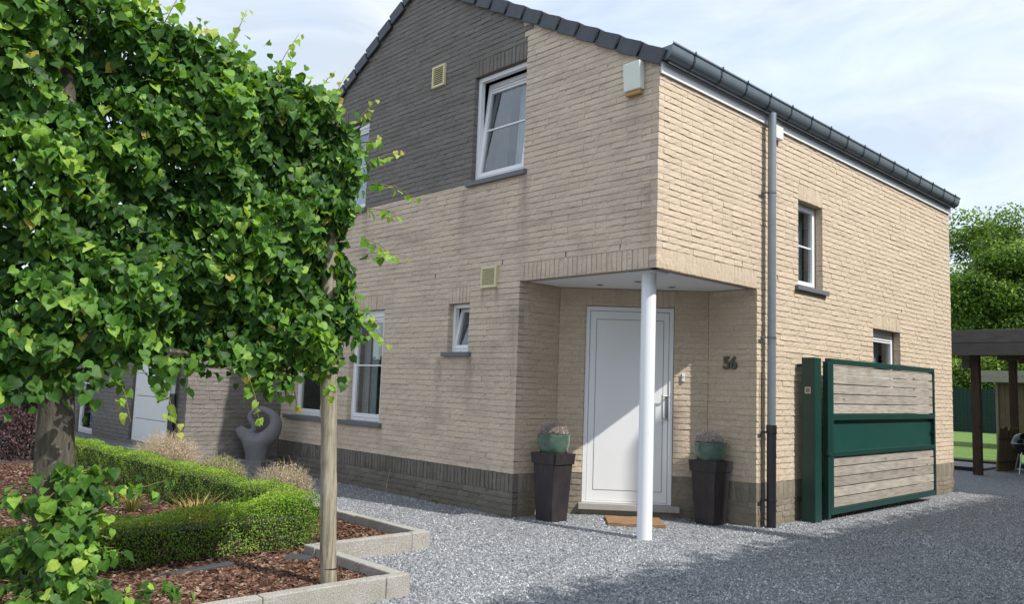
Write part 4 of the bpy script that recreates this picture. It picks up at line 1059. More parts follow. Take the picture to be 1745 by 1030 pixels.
PB[:, 2] *= 1 + 0.2 * np.clip((PB[:, 1] + 4.3) / .7, 0, 1) - 0.06 * np.clip((-4.6 - PB[:, 1]) / 1.0, 0, 1); P = np.concatenate([PA, PB]); O = np.concatenate([OA, OB])
ok, z = frustum_ok(P, 10); P, O = P[ok], O[ok]
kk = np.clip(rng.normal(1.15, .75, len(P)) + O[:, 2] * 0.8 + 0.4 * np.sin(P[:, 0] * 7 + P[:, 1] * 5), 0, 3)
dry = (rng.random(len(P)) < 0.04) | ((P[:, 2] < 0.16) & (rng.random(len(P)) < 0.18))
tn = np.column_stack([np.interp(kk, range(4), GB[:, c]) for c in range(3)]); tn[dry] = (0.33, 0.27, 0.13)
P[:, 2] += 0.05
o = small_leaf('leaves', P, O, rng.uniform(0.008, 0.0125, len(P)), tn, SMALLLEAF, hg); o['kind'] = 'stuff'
HIN = plain('hedge_interior_wood', (0.030, 0.030, 0.014), 0.95)
q_ = MB(); q_.box(-11.1, -1.95, -3.08, -2.88, 0.03, 0.43); q_.box(-1.94, -1.63, -7.4, -3.13, 0.03, 0.32); q_.build('inner_twigs', HIN, hg)

def dry_shrub(name, c, r, h, n, cols, label, cat, group=None, green=0.0, spread=1.0):
    root = empty(name, c, label, cat, group)
    V, F_, T = [], [], []; off = 0
    for i in range(n):
        th = rng.uniform(0, 2 * math.pi); el = math.acos(1 - rng.random() * 0.95)
        d = np.array([math.sin(el) * math.cos(th) * r, math.sin(el) * math.sin(th) * r, math.cos(el) * h * 0.55 + h * .45]) * rng.uniform(.72, 1.0)
        a = np.array(c) + np.array([rng.normal(0, r * .1), rng.normal(0, r * .1), 0.0]); b2 = np.array(c) + d
        m2_ = a + (b2 - a) * .5 + np.array([d[0] * .12, d[1] * .12, h * .05]) + rng.normal(0, r * .05, 3)
        segs = [(a, m2_, .0022, .0017), (m2_, b2, .0017, .0009)]
        for q in range(3):
            t = rng.uniform(.3, 1); p = m2_ + (b2 - m2_) * t; segs.append((p, p + unit(rng.normal(0, 1, 3) + d / np.linalg.norm(d) * 1.3) * r * rng.uniform(.12, .28), .0014, .0007))
        col = np.array(cols[rng.integers(len(cols))]) * rng.uniform(.8, 1.2)
        for (p, q2, ra, rb) in segs:
            t = unit((q2 - p)[None])[0]; u = unit(np.cross(t, [0.3, 0.5, 0.8])[None])[0]; v = np.cross(t, u)
            for an in (0, 2.09, 4.18): V.append(p + (u * math.cos(an) + v * math.sin(an)) * ra)
            for an in (0, 2.09, 4.18): V.append(q2 + (u * math.cos(an) + v * math.sin(an)) * rb)
            F_ += [(off, off + 1, off + 4, off + 3), (off + 1, off + 2, off + 5, off + 4), (off + 2, off, off + 3, off + 5)]; off += 6; T += [col] * 6
    link('twigs', np_mesh('twigs', np.array(V), [np.array(F_)], [DRYM], tint=np.array(T)), root)
    m_ = int(n * 7)
    d = unit(rng.normal(0, 1, (m_, 3))); d[:, 2] = np.abs(d[:, 2]); P = np.array(c) + np.array([0, 0, h * .3]) + d * np.array([r, r, h * .68]) * rng.uniform(.55, .98, (m_, 1))
    tn = np.array(cols)[rng.integers(len(cols), size=m_)] * rng.uniform(.8, 1.25, (m_, 1))
    gi = (rng.random(m_) < green) & (P[:, 2] > c[2] + h * .55); tn[gi] = (0.16, 0.24, 0.04)
    small_leaf('dry_leaves', P, d, rng.uniform(0.006, 0.011, m_) * (1 + gi), tn, DRYM, root)
    return root
DC = [(0.44, 0.37, 0.25), (0.55, 0.47, 0.34), (0.34, 0.28, 0.18)]
dry_shrub('dry_shrub', (-3.36, -2.44, 0.06), 0.38, 0.63, 700, DC, 'round dry twiggy shrub nearest the stake in front of the statue', 'shrub')
dry_shrub('dry_shrub', (-5.08, -2.44, 0.06), 0.39, 0.55, 620, DC, 'half dry shrub with green shoots left of the statue base', 'shrub', green=0.35)
dry_shrub('dry_shrub', (-6.85, -2.44, 0.06), 0.52, 0.76, 760, [(0.50, 0.41, 0.28), (0.60, 0.50, 0.36), (0.42, 0.33, 0.22)], 'large pale dry shrub below the white panelled door', 'shrub')
def grass_tuft(c, r, h, n, cols, label):
    root = empty('grass_tuft', c, label, 'grass tuft')
    V, F_, T = [], [], []
    for i in range(n):
        th = rng.uniform(0, 2 * math.pi); sp_ = rng.uniform(.2, 1) * r; hh = h * rng.uniform(.5, 1)
        d = np.array([math.cos(th), math.sin(th), 0]); s_ = np.array([-d[1], d[0], 0]) * 0.0035
        a = np.array(c) + d * r * .12; p1 = a + d * sp_ * .45 + np.array([0, 0, hh * .75]); p2 = a + d * sp_ + np.array([0, 0, hh * rng.uniform(.65, 1.05)])
        b0 = len(V); V += [a - s_, a + s_, p1 - s_ * .8, p1 + s_ * .8, p2]; F_.append((b0, b0 + 1, b0 + 3, b0 + 2)); F_.append((b0 + 2, b0 + 3, b0 + 4, b0 + 4))
        T += [np.array(cols[rng.integers(len(cols))]) * rng.uniform(.8, 1.2)] * 5
    q4 = np.array([f for f in F_ if f[2] != f[3]]); q3 = np.array([f[:3] for f in F_ if f[2] == f[3]])
    link('blades', np_mesh('blades', np.array(V), [q4, q3], [DRYM], tint=np.array(T)), root)
GC = [(0.50, 0.36, 0.12), (0.58, 0.45, 0.20), (0.40, 0.28, 0.09)]
grass_tuft((-2.35, -3.85, 0.06), 0.36, 0.50, 320, GC, 'golden dry grass tuft rising behind the front arm of the hedge')
grass_tuft((-2.75, -4.15, 0.06), 0.2, 0.24, 130, GC, 'small golden grass tuft left of the tall dry tuft')
grass_tuft((-4.35, -3.72, 0.06), 0.24, 0.24, 150, [(0.20, 0.22, 0.05), (0.42, 0.34, 0.12), (0.13, 0.19, 0.04)], 'green and yellow grass tuft in the bark near the trunk')
grass_tuft((-5.6, -3.75, 0.06), 0.28, 0.24, 130, [(0.34, 0.32, 0.09), (0.46, 0.37, 0.14)], 'yellowing grass tuft farthest back in the bark bed')
# thin dead weed by the plinth
q_ = MB(); q_.tube([(-4.70, -0.06, 0), (-4.69, -0.065, .14), (-4.63, -0.07, .30), (-4.58, -0.08, .36)], [.004, .004, .003, .002], 6)
o = q_.build('dead_weed', plain('straw', (0.50, 0.46, 0.38), 0.9)); tag(o, 'single pale dead weed stalk growing against the grey plinth', 'weed')

# purple leaved bush at the far left
pbx = empty('purple_bush', (-11.3, -3.3, 0), 'dark purple leaved bush behind the trunk at the far left', 'bush')
n = 9000; d = unit(rng.normal(0, 1, (n, 3))); d[:, 2] = np.abs(d[:, 2])
cc_ = np.array([(-12.1, -3.4), (-11.3, -3.3), (-13.0, -3.6)])[rng.integers(3, size=n)]
P = np.column_stack([cc_, np.zeros(n)]) + d * np.array([.9, .7, 0.92]) * rng.uniform(.7, 1.03, (n, 1))
tn = np.array([(0.022, 0.010, 0.012), (0.045, 0.018, 0.018), (0.10, 0.05, 0.045)])[rng.integers(3, size=n)]
small_leaf('leaves', P, d, rng.uniform(.028, .045, n), tn, SMALLLEAF, pbx, 1.4)['kind'] = 'stuff'
q_ = MB(); 
for x, y in ((-11.9, -3.3), (-11.0, -3.2), (-12.9, -3.5)): q_.tube([(x, y, 0), (x + .05, y, .5), (x, y + .05, .95)], [.04, .03, .015], 8)
q_.build('stems', BARK, pbx)

# ------------------------------------------------------------------ sculpture in the corner
scu = empty('abstract_sculpture', (-7.72, -0.62, 0), 'dark stone abstract loop sculpture standing on a block in the wall corner', 'sculpture')
SCM = plain('sculpture_stone', (0.17, 0.172, 0.178), 0.75, 0, 0.35, 5, 0.5, 40)
ev = Vector((0.86, 0.51, 0)); nv2 = Vector((0.51, -0.86, 0)); cs = Vector((-7.72, -0.62, 0))
def sp3(a, z, d=0): return cs + ev * a + nv2 * d + Vector((0, 0, z))
q_ = MB(); q_.hexa([sp3(-.25, 0, .2), sp3(.24, 0, .2), sp3(.24, 0, -.2), sp3(-.25, 0, -.2), sp3(-.25, .23, .2), sp3(.24, .23, .2), sp3(.24, .23, -.2), sp3(-.25, .23, -.2)])
q_.build('plinth_block', SCM, scu, bevel=0.01)
path = [(-.40, .73, .050), (-.31, .66, .085), (-.18, .585, .11), (-.02, .545, .125), (.14, .575, .145), (.27, .68, .135), (.335, .82, .108), (.305, .95, .082), (.20, 1.04, .064), (.05, 1.08, .053), (-.06, 1.05, .046), (-.14, 1.01, .042), (-.165, .945, .048), (-.13, .875, .050), (-.075, .81, .052), (-.06, .755, .052), (-.10, .705, .052), (-.19, .69, .052), (-.29, .735, .045), (-.345, .745, .045)]
def cat(pts, k=5):
    o = []
    for i in range(len(pts) - 1):
        p0, p1, p2_, p3 = (np.array(pts[max(i - 1, 0)]), np.array(pts[i]), np.array(pts[i + 1]), np.array(pts[min(i + 2, len(pts) - 1)]))
        for j in range(k):
            t = j / k; o.append(0.5 * ((2 * p1) + (-p0 + p2_) * t + (2 * p0 - 5 * p1 + 4 * p2_ - p3) * t * t + (-p0 + 3 * p1 - 3 * p2_ + p3) * t ** 3))
    o.append(np.array(pts[-1])); return o
cp_ = cat(path)
q_ = MB(); q_.tube([sp3(c[0], c[1]) for c in cp_], [c[2] for c in cp_], 16)
st_p = [(0, .20, .19), (0, .30, .195), (0, .40, .22), (0.0, .48, .26), (0.01, .56, .28)]
b0 = len(q_.v)
for (a, z, r) in st_p:
    for k in range(16):
        an = 2 * math.pi * k / 16; q_.v.append(tuple(sp3(a + r * math.cos(an), z, r * 0.62 * math.sin(an))))
for i in range(len(st_p) - 1):
    for k in range(16): q_.f.append([b0 + i * 16 + k, b0 + i * 16 + (k + 1) % 16, b0 + (i + 1) * 16 + (k + 1) % 16, b0 + (i + 1) * 16 + k]); q_.m.append(0)
q_.f.append([b0 + k for k in range(16)][::-1]); q_.m.append(0); q_.f.append([b0 + 64 + k for k in range(16)]); q_.m.append(0)
o = q_.build('loop', SCM, scu); md = o.modifiers.new('remesh', 'REMESH'); md.mode = 'VOXEL'; md.voxel_size = 0.014; md.use_smooth_shade = True
md = o.modifiers.new('smooth', 'SMOOTH'); md.iterations = 6

# ------------------------------------------------------------------ porch planters, bowls, heather, mat
RUST, t_, b_ = newmat('dark_rusty_pot')
v_ = wcoords(t_, (3, 3, 1)); f_ = noise(t_, v_, 5, 7, .65)
c_ = ramp(t_, f_, [(0.3, (0.014, 0.014, 0.020)), (0.55, (0.030, 0.024, 0.026)), (0.74, (0.060, 0.040, 0.036)), (0.86, (0.19, 0.19, 0.185))])
lk(t_, c_, b_.inputs['Base Color']); b_.inputs['Roughness'].default_value = 0.5; bump(t_, b_, f_, 0.3, 0.01)
GLAZ, t_, b_ = newmat('celadon_glaze')
v_ = wcoords(t_, (1, 1, 2)); f_ = noise(t_, v_, 9, 6, .6)
c_ = ramp(t_, f_, [(0.3, (0.055, 0.100, 0.075)), (0.6, (0.095, 0.155, 0.120)), (0.8, (0.20, 0.27, 0.22))])
lk(t_, c_, b_.inputs['Base Color']); b_.inputs['Roughness'].default_value = 0.22; b_.inputs['Coat Weight'].default_value = 0.4
SOIL = plain('soil', (0.03, 0.022, 0.015), 0.95, 0, .3, 20, .5)
def planter(cx, cy_, H, side):
    root = empty('tall_planter', (cx, cy_, 0), f'tall dark tapered square planter {side}', 'planter', 'tall planters beside the front door')
    q_ = MB(); a, b2 = 0.135, 0.172; zt = H - 0.13
    q_.hexa([(cx - a, cy_ - a, 0), (cx + a, cy_ - a, 0), (cx + a, cy_ + a, 0), (cx - a, cy_ + a, 0), (cx - b2, cy_ - b2, zt + .01), (cx + b2, cy_ - b2, zt + .01), (cx + b2, cy_ + b2, zt + .01), (cx - b2, cy_ + b2, zt + .01)])
    q_.build('pot_body', RUST, root, bevel=0.006)
    q_ = MB(); r0, r1, ri = 0.186, 0.198, 0.165
    for (sx_, sy_) in ((0, -1), (1, 0), (0, 1), (-1, 0)):
        ux, uy = -sy_, sx_
        def pp(o_, l_, z_): return (cx + sx_ * o_ + ux * l_, cy_ + sy_ * o_ + uy * l_, z_)
        q_.hexa([pp(ri, -ri, zt), pp(r0, -r0, zt), pp(r0, r0, zt), pp(ri, ri, zt), pp(ri, -ri, H), pp(r1, -r1, H), pp(r1, r1, H), pp(ri, ri, H)])
    q_.build('rim', RUST, root, bevel=0.003)
    q_ = MB(); q_.box(cx - .168, cx + .168, cy_ - .168, cy_ + .168, H - .09, H - .035); q_.build('pot_soil', SOIL, root)
    return root
planter(-1.73, 0.306, 0.815, 'standing left of the white door'); planter(-0.495, 1.875, 0.775, 'standing right of the white door below the number')
def bowl(cx, cy_, z, side, tilt=0.0):
    root = empty('glazed_bowl', (cx, cy_, z), f'round green glazed bowl {side}', 'pot', 'glazed bowls on the planters')
    q_ = MB(); q_.lathe((cx, cy_, z), [(0.0, 0.0), (0.135, 0.0), (0.145, 0.012), (0.178, 0.075), (0.198, 0.14), (0.204, 0.20), (0.202, 0.235), (0.207, 0.243), (0.207, 0.257), (0.198, 0.262), (0.186, 0.256), (0.186, 0.20)], 48); q_.build('bowl_body', GLAZ, root, smooth=True)
    q_ = MB(); q_.lathe((cx, cy_, z + .215), [(0.0, 0.0), (0.186, 0.0)], 24); q_.build('bowl_soil', SOIL, root)
bowl(-1.735, 0.31, 0.782, 'on the left planter'); bowl(-0.50, 1.87, 0.742, 'on the right planter')
HC = [(0.46, 0.40, 0.37), (0.58, 0.52, 0.49), (0.36, 0.30, 0.27), (0.66, 0.61, 0.58)]
dry_shrub('heather', (-1.735, 0.31, 0.99), 0.185, 0.20, 620, [(0.32, 0.27, 0.25), (0.42, 0.36, 0.34), (0.52, 0.43, 0.39)], 'dried brown heather in the bowl left of the door', 'heather')
dry_shrub('heather', (-0.50, 1.87, 0.955), 0.190, 0.20, 620, HC, 'dried pale pink heather in the bowl right of the door', 'heather')
MAT, t_, b_ = newmat('coir')
v_ = wcoords(t_); f_ = noise(t_, v_, 160, 4, .7); f2_ = noise(t_, v_, 8, 4)
c_ = mixc(t_, f_, (0.20, 0.11, 0.055), (0.42, 0.25, 0.13)); c_ = mixc(t_, ramp(t_, f2_, [(.45, 0), (.7, .4)]), c_, (0.16, 0.09, 0.05))
lk(t_, c_, b_.inputs['Base Color']); b_.inputs['Roughness'].default_value = 1; bump(t_, b_, f_, 1, .01)
q_ = MB(); F = Fr((-1.05, 1.065), du, (du.y, -du.x)); nx = 24; ny = 20; vs = []; fs = []
for j in range(ny + 1):
    for i in range(nx + 1):
        vs.append(F.p(-.34 + .68 * i / nx, -.30 + .60 * j / ny, 0.030 + .003 * math.sin(i * .6) + random.uniform(-.0012, .0012)))
for j in range(ny):
    for i in range(nx): a = j * (nx + 1) + i; fs.append((a, a + 1, a + nx + 2, a + nx + 1))
q_.add(vs, fs); q_.fbox(F, -.34, .34, -.30, .30, 0.004, 0.027)
o = q_.build('doormat', MAT); tag(o, 'brown coir doormat lying on the gravel before the front door', 'doormat')

# house plant seen behind the ground floor window
hp = empty('house_plant', F1.p(5.25, -0.30, 1.02), 'small green house plant inside behind the tall ground floor window', 'plant')
q_ = MB(); c3 = F1.p(5.25, -0.32, 1.0); q_.lathe(c3, [(0, 0), (.05, 0), (.065, .11), (.06, .11)], 20); q_.build('pot', WHITE, hp)
n = 160; d = unit(rng.normal(0, 1, (n, 3)))
small_leaf('leaves', np.array(c3) + np.array([0, 0, .2]) + d * .11, d, rng.uniform(.02, .035, n), np.tile((0.05, .13, .03), (n, 1)), SMALLLEAF, hp)
q_ = MB(); q_.box(-5.9, -5.1, 0.2, 0.55, 0.93, 0.99); o = q_.build('window_ledge', WHITE, house)

# ------------------------------------------------------------------ gate
gpo = empty('gate_post', (0.17, 3.21, 0), 'thick dark green square steel gate post beside the brick wall', 'gate post')
q_ = MB(); q_.box(0.075, 0.262, 3.13, 3.315, -0.02, 2.135); q_.build('post_body', GREEN, gpo, bevel=0.010, segs=3)
q_ = MB(); q_.box(0.125, 0.205, 3.122, 3.132, 1.66, 1.745); pl = q_.build('cover_plate', STEEL, gpo, bevel=0.003)
q_ = MB(); q_.box(0.138, 0.192, 3.118, 3.123, 1.673, 1.732); q_.build('reader_window', ZINC, pl, bevel=0.002)
for z in (0.28, 2.03):
    q_ = MB(); q_.box(0.0, 0.08, 3.16, 3.20, z - .02, z + .02); q_.tube([(0.04, 3.10, z), (0.04, 3.16, z)], .012, 8); q_.build('wall_bracket', BLACKP, gpo)
gate = empty('swing_gate', (0.24, 3.56, 0), 'open green steel gate leaf with weathered boards parked along the wall', 'gate')
X0, X1, Y0, Y1 = 0.195, 0.275, 3.555, 7.40
q_ = MB()
q_.box(X0, X1, Y0, Y0 + .09, 0.07, 2.145); q_.box(X0 + .003, X1 - .002, Y0 - .07, Y0 - .002, 0.03, 2.10)
q_.box(X0, X1, Y1 - .05, Y1, 0.09, 2.165)
def rail(z0, z1, dz=0.0, x1=X1 - .003):
    q_.hexa([(X0 + .002, Y0 + .088, z0), (x1, Y0 + .088, z0), (x1, Y1 - .048, z0 + dz), (X0 + .002, Y1 - .048, z0 + dz), (X0 + .002, Y0 + .088, z1), (x1, Y0 + .088, z1), (x1, Y1 - .048, z1 + dz), (X0 + .002, Y1 - .048, z1 + dz)])
rail(2.07, 2.145, .02); rail(1.315, 1.395, .018); rail(0.83, 0.895, .015, X1 + .004); rail(0.07, 0.15, .02)
q_.build('gate_frame', GREEN, gate, bevel=0.004)
q_ = MB(); q_.box(X0 + .012, X0 + .024, Y0 + .09, Y1 - .05, 0.897, 1.345); q_.build('steel_panel', GREENP, gate, bevel=0.002)
q_ = MB(); q_.tube([(X1, Y0 - .09, 0.86), (X1, Y0 - .09, .92)], .018, 10); q_.box(X1 - .05, X1 + .01, Y0 - .09, Y0 + .02, 0.85, 0.885); q_.build('hinge', GREEN, gate)
q_ = MB(); q_.box(X1 - .05, X1 - .02, Y1 - .002, Y1 + .05, 1.22, 1.25); q_.box(X0 + .03, X0 + .06, Y1 - .10, Y1 - .05, 1.09, 1.12); q_.build('latch', BLACKP, gate)
for (za, zb2, dz) in ((1.398, 2.068, .019), (0.152, 0.828, .017)):
    h = (zb2 - za) / 5
    for k in range(5):
        q_ = MB(); z0 = za + k * h + .005; z1 = za + (k + 1) * h - .007; xx = X1 - 0.022 + random.uniform(-.004, .004); w_ = random.uniform(-.003, .003)
        q_.hexa([(xx - .022, Y0 + .095, z0 + w_), (xx, Y0 + .095, z0 + w_), (xx, Y1 - .055, z0 + dz - w_), (xx - .022, Y1 - .055, z0 + dz - w_), (xx - .022, Y0 + .095, z1 + w_), (xx, Y0 + .095, z1 + w_), (xx, Y1 - .055, z1 + dz - w_), (xx - .022, Y1 - .055, z1 + dz - w_)])
        q_.build('board', BOARD, gate, bevel=0.004)

# ------------------------------------------------------------------ back garden: lawn, terrace, carport, shed, fence, trees
LAWN, t_, b_ = newmat('lawn')
v_ = wcoords(t_); f_ = noise(t_, v_, 3, 8, .7); st2 = noise(t_, wcoords(t_, (.3, 1.6, 1)), 1.0, 2)
c_ = mixc(t_, f_, (0.075, 0.150, 0.022), (0.140, 0.240, 0.040)); c_ = mixc(t_, ramp(t_, st2, [(.4, 0), (.6, .35)]), c_, (0.16, 0.26, 0.06))
lk(t_, c_, b_.inputs['Base Color']); b_.inputs['Roughness'].default_value = 1; bump(t_, b_, noise(t_, v_, 60, 5, .7), 1, .03)
q_ = MB(); q_.box(-40, 30, 17.2, 60, -0.03, 0.03); lw = q_.build('lawn', LAWN); tag(lw, 'green lawn behind the house', None, kind='structure')
q_ = MB(); q_.box(-20, -1.25, 14.6, 17.0, -0.03, 0.05); tr_ = q_.build('terrace', plain('terrace_concrete', (0.27, 0.26, 0.25), .8, 0, .15, 6, .2)); tag(tr_, 'grey terrace strip between gravel and lawn', None, kind='structure')
q_ = MB(); q_.box(-20, -1.2, 14.48, 14.59, -.03, .09); q_.box(-20, -0.9, 17.01, 17.15, -.03, .10); o = q_.build('terrace_edging', plain('edging', (.03, .03, .032), .8)); tag(o, 'dark edging boards along the terrace and the lawn', 'edging')
cpt = empty('carport', (1.5, 13.5, 0), 'open wooden carport with grey board fascia behind the house', 'carport')
for k, (z0, z1) in enumerate(((2.70, 2.975), (2.985, 3.275))):
    q_ = MB(); q_.box(-1.6, 9.0, 13.10, 13.14, z0, z1); q_.build('fascia_board', CARW, cpt, bevel=0.004)
q_ = MB(); q_.box(-1.56, 9.0, 13.15, 19.4, 3.0, 3.2); q_.build('roof_deck', DARK, cpt)
for k, y in enumerate((13.5, 15.4, 17.3, 19.2)):
    q_ = MB(); q_.box(-1.5, 9.0, y - .06, y + .06, 2.80, 2.99); q_.build('beam', CARD, cpt)
for (x, y) in ((-0.93, 13.57), (-1.20, 17.5), (3.2, 13.57), (3.2, 17.5), (7.5, 13.57), (7.5, 17.5)):
    q_ = MB(); q_.box(x - .085, x + .085, y - .085, y + .085, -.02, 2.80); q_.build('post', CARD, cpt, bevel=0.006)
q_ = MB(); q_.hexa([(-1.20, 13.5, 2.42), (-1.03, 13.5, 2.42), (-1.03, 13.6, 2.42), (-1.2, 13.6, 2.42), (-1.20, 13.5, 2.79), (-1.03, 13.5, 2.79), (-1.03, 13.6, 2.79), (-1.20, 13.6, 2.79)]); q_.build('brace', CARW, cpt)
shed = empty('garden_shed', (-1, 27, 0), 'brown boarded garden shed with pale fascia seen through the carport', 'shed')
for k, (z0, z1) in enumerate(((2.42, 2.62), (2.63, 2.84))):
    q_ = MB(); q_.box(-4.6, 4, 25.96, 26.0, z0, z1); q_.build('fascia_board', wood_mat('shed_fascia', (0.25, .23, .2), (.34, .31, .27), (.42, .39, .34), 'x'), shed)
q_ = MB(); q_.box(-3.95, 4, 26.3, 30, 0, 2.45); q_.build('wall', SHEDW, shed)
q_ = MB(); q_.box(-4.6, 4, 26.01, 30.2, 2.46, 2.62); q_.build('roof', DARK, shed)
me = None
for k in range(30):
    q_ = MB(); q_.box(-3.95 + k * .2, -3.76 + k * .2, 26.27, 26.295, 0.03, 2.44)
    q_.build('plank', SHEDW, shed)
q_ = MB(); q_.box(-4.05, -3.97, 26.2, 26.3, 0, 2.42); q_.build('corner_post', CARW, shed)
MESHC, t_, b_ = newmat('green_screen_cloth')
v_ = wcoords(t_); f_ = noise(t_, v_, 1.4, 6, .65)
lk(t_, mixc(t_, f_, (0.004, 0.014, 0.012), (0.014, 0.050, 0.038)), b_.inputs['Base Color']); b_.inputs['Roughness'].default_value = .8
fen = empty('mesh_fence', (-10, 43, 0), 'dark green screened wire fence at the end of the lawn', 'fence')
q_ = MB(); q_.box(-30, 12, 43.0, 43.04, 0, 2.45); q_.build('screen_cloth', MESHC, fen)
q_ = MB()
for k in range(211): q_.box(-30 + k * .2, -30 + k * .2 + .014, 42.96, 42.985, 0, 2.5)
for k in range(13): q_.box(-30, 12, 42.965, 42.98, .05 + k * .2, .065 + k * .2)
q_.build('wire_mesh', GREENP, fen)['kind'] = 'stuff'
for k in range(17):
    q_ = MB(); q_.tube([(-30 + k * 2.6, 43.1, 0), (-30 + k * 2.6, 43.1, 2.6)], .035, 8); q_.build('post', GREEN, fen)

def big_tree(c, rx, ry, z0, z1, n, label, name='broadleaf_tree', s=(.10, .19), group=None, cols=None):
    root = empty(name, (c[0], c[1], 0), label, 'tree', group)
    H = z1 - z0; nc = 90; cl = []
    for k in range(nc):
        d = unit(rng.normal(0, 1, (1, 3)))[0]; r = rng.uniform(.35, .84)
        cl.append((c[0] + d[0] * rx * r, c[1] + d[1] * ry * r, (z0 + z1) / 2 + d[2] * H / 2 * r, rng.uniform(.20, .36) * min(rx, H / 2)))
    cl = np.array(cl); i = rng.integers(nc, size=n); d = unit(rng.normal(0, 1, (n, 3))); rr = cl[i, 3] * (0.45 + 0.75 * rng.random(n) ** .8)
    P = cl[i, :3] + d * rr[:, None] * np.array([1, 1, .75])
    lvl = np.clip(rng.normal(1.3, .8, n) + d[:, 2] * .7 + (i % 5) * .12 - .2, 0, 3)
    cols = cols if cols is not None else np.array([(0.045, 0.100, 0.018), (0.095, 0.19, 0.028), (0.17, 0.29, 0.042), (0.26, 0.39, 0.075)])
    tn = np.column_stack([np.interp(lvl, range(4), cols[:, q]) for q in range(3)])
    small_leaf('crown', P, d, rng.uniform(s[0], s[1], n), tn, FARLEAF, root, 1.3)['kind'] = 'stuff'
    q_ = MB(); q_.tube([(c[0], c[1], 0), (c[0] + .1, c[1], z0 + H * .2), (c[0] - .1, c[1], z0 + H * .5), (c[0], c[1], z0 + H * .8)], [rx * .07, rx * .055, rx * .035, .05], 10)
    for k in range(18):
        a = Vector((c[0], c[1], z0 + H * random.uniform(.1, .6))); t = Vector(cl[random.randrange(nc), :3]); q_.tube([a, a.lerp(t, .5) + Vector((0, 0, .2)), t], [rx * .022, rx * .015, .02], 6)
    q_.build('trunk', BARK, root, smooth=True)
big_tree((-10.6, 50), 4.4, 4.2, 1.4, 15.6, 60000, 'tall broadleaf tree rising beyond the carport next to the house corner')
big_tree((-4.6, 52), 5.0, 4.0, 1.6, 15.4, 45000, 'second tall broadleaf tree at the right edge behind the carport')
big_tree((-17.5, 55), 5.5, 4.5, 1.2, 10, 9000, 'lower broadleaf tree mostly hidden behind the house')

big_tree((-9.5, 46.5), 5.0, 2.0, -0.5, 6.0, 26000, 'low bushy tree filling in just behind the mesh fence')
big_tree((-3.0, 47), 4.5, 2.0, -0.5, 6.4, 14000, 'low bushy tree behind the fence hidden by the shed')
# leaning reed screen, barbecue, red tub
scr = empty('reed_screen', (-1.0, 15.6, 0), 'short brown reed screen leaning beside the carport post', 'screen')
for k in range(17):
    t = k / 16; q_ = MB(); x = -1.0 + 0.10 * t; y = 15.2 + 1.1 * t; hh = 1.02 + random.uniform(-.05, .06)
    q_.tube([(x, y, 0), (x + .14 * 0 + 0.05, y + .10, hh)], .030, 7); q_.build('cane', REED, scr)
for z in (.22, .78):
    q_ = MB(); q_.tube([(-0.97 + z * .03, 15.15 + z * .1, z), (-0.85 + z * .03, 16.36 + z * .1, z)], .022, 6); q_.build('batten', CARD, scr)
bbq = empty('kettle_barbecue', (-0.55, 15.3, 0), 'black kettle barbecue with bright metal legs under the carport', 'barbecue')
BK = plain('black_enamel', (.012, .012, .014), .18); bx, by = -0.36, 15.05
q_ = MB(); q_.lathe((bx, by, .72), [(.28, 0), (.275, .06), (.24, .14), (.17, .20), (.08, .235), (0, .245)], 28); q_.build('lid', BK, bbq, smooth=True)
q_ = MB(); q_.lathe((bx, by, .44), [(0, 0), (.12, .02), (.22, .09), (.275, .2), (.28, .27)], 28); q_.build('kettle', BK, bbq, smooth=True)
q_ = MB(); q_.lathe((bx, by, .705), [(.285, 0), (.295, .006), (.285, .014)], 28); q_.build('rim', STEEL, bbq)
for an in (0.4, 2.5, 4.6):
    q_ = MB(); q_.tube([(bx + .18 * math.cos(an), by + .18 * math.sin(an), .52), (bx + .36 * math.cos(an), by + .36 * math.sin(an), 0)], .013, 8); q_.build('leg', STEEL, bbq)
q_ = MB(); q_.lathe((0.05, 17.9, 0), [(0, 0), (.24, 0), (.30, .62), (.32, .62), (.32, .66), (.29, .66)], 24)
tb_ = MB(); tb = empty('tub', (-.35, 18.2, 0), 'grey tub with a red lid behind the barbecue', 'tub')
q_ = MB(); q_.lathe((-.45, 18.3, 0), [(0, 0), (.26, 0), (.30, .95), (.28, .95), (0, .95)], 24); q_.build('tub_body', plain('grey_tub', (.14, .12, .12), .5), tb, smooth=True)
q_ = MB(); q_.lathe((-.45, 18.3, .95), [(.32, 0), (.32, .12), (.25, .15), (0, .16)], 24); q_.build('lid', plain('red_plastic', (.35, .02, .02), .4), tb, smooth=True)

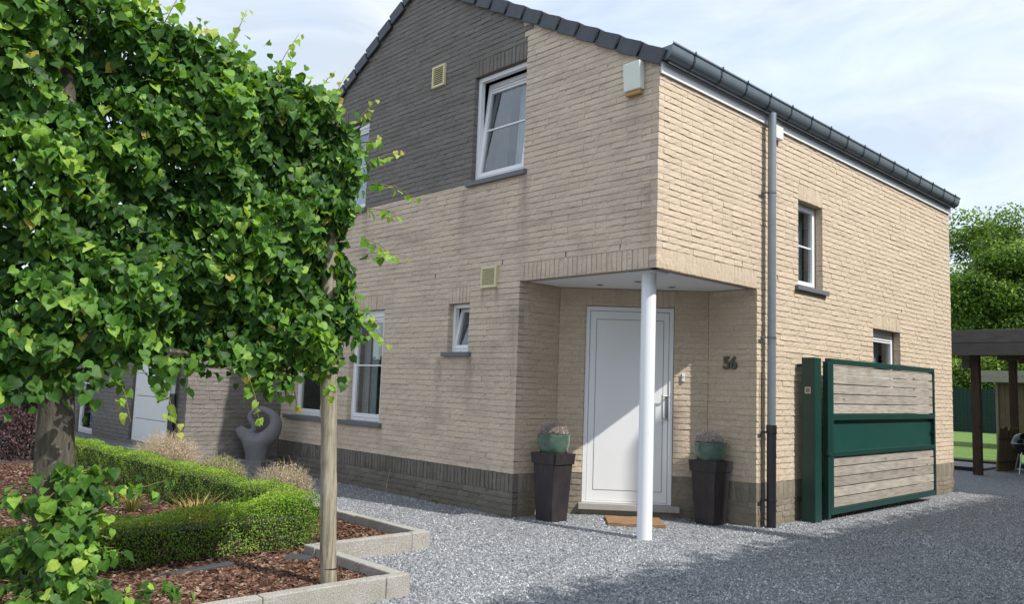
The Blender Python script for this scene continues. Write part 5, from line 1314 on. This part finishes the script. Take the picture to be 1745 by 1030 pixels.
# ------------------------------------------------------------------ unseen tall hedge row, added right of the frame to shade the drive
nh = empty('shade_hedge', (6.2, 3, 0), 'unseen tall conifer hedge added beside the drive to shade it', 'hedge')
def big_hedge(x0, x1, y0, y1, h, n):
    P, O = hedge_pts(n, x0, x1, y0, y1, h, 0.10); P[:, 2] += rng.normal(0, .05, n)
    tn = np.array([(0.02, 0.05, 0.014), (0.035, 0.08, 0.02), (0.05, 0.10, 0.025)])[rng.integers(3, size=n)]
    small_leaf('leaves', P, O, rng.uniform(.05, .10, n), tn, FARLEAF, nh)['kind'] = 'stuff'
    q_ = MB(); q_.box(x0 + .12, x1 - .12, y0 + .1, y1 - .1, 0, h - .12); q_.build('inner_branches', HIN, nh)
big_hedge(5.75, 7.0, -3.4, 10.2, 5.72, 30000)
big_hedge(5.9, 7.4, 10.4, 24, 8.2, 14000)

upo = empty('shadow_pole', (7.6, 3.27, 0), 'unseen slim wooden pole added beyond the hedge to shade the front door', 'pole')  # unseen pole added only to cast a shadow strip on the door
q_ = MB(); q_.tube([(7.6, 3.27, -.1), (7.6, 3.27, 10.9)], [.18, .15], 18); q_.build('pole_shaft', POSTW, upo, smooth=True)

for (x, y, lb) in ((-2.20, -0.07, 'small green weed at the foot of the wall corner left of the porch'), (-3.6, -0.05, 'small green weed against the grey plinth below the little window'), (0.62, 5.9, 'tiny weed growing in the gravel in front of the gate')):
    wd = empty('weed', (x, y, 0), lb, 'weed'); n = 90 if x < 0 else 30; d = unit(rng.normal(0, 1, (n, 3))); d[:, 2] = np.abs(d[:, 2])
    small_leaf('leaves', np.array((x, y, .005)) + d * np.array([.10, .04, .03]) * (1 if x < 0 else .5), d, rng.uniform(.007, .013, n), np.tile((.10, .16, .05), (n, 1)) * rng.uniform(.7, 1.3, (n, 1)), SMALLLEAF, wd)

lh = empty('garden_hedge', (-17.5, -3, 0), 'tall dark hedge far left beyond the garage wing and the purple bush', 'hedge')
P, O = hedge_pts(9000, -18.2, -16.6, -10, 6, 2.3, 0.08)
tn = np.array([(0.03, 0.04, 0.02), (0.05, 0.03, 0.03), (0.04, 0.06, 0.025)])[rng.integers(3, size=len(P))]
small_leaf('leaves', P, O, rng.uniform(.05, .10, len(P)), tn, SMALLLEAF, lh)['kind'] = 'stuff'
q_ = MB(); q_.box(-18.1, -16.75, -9.9, 5.9, 0, 2.2); q_.build('inner_branches', HIN, lh)
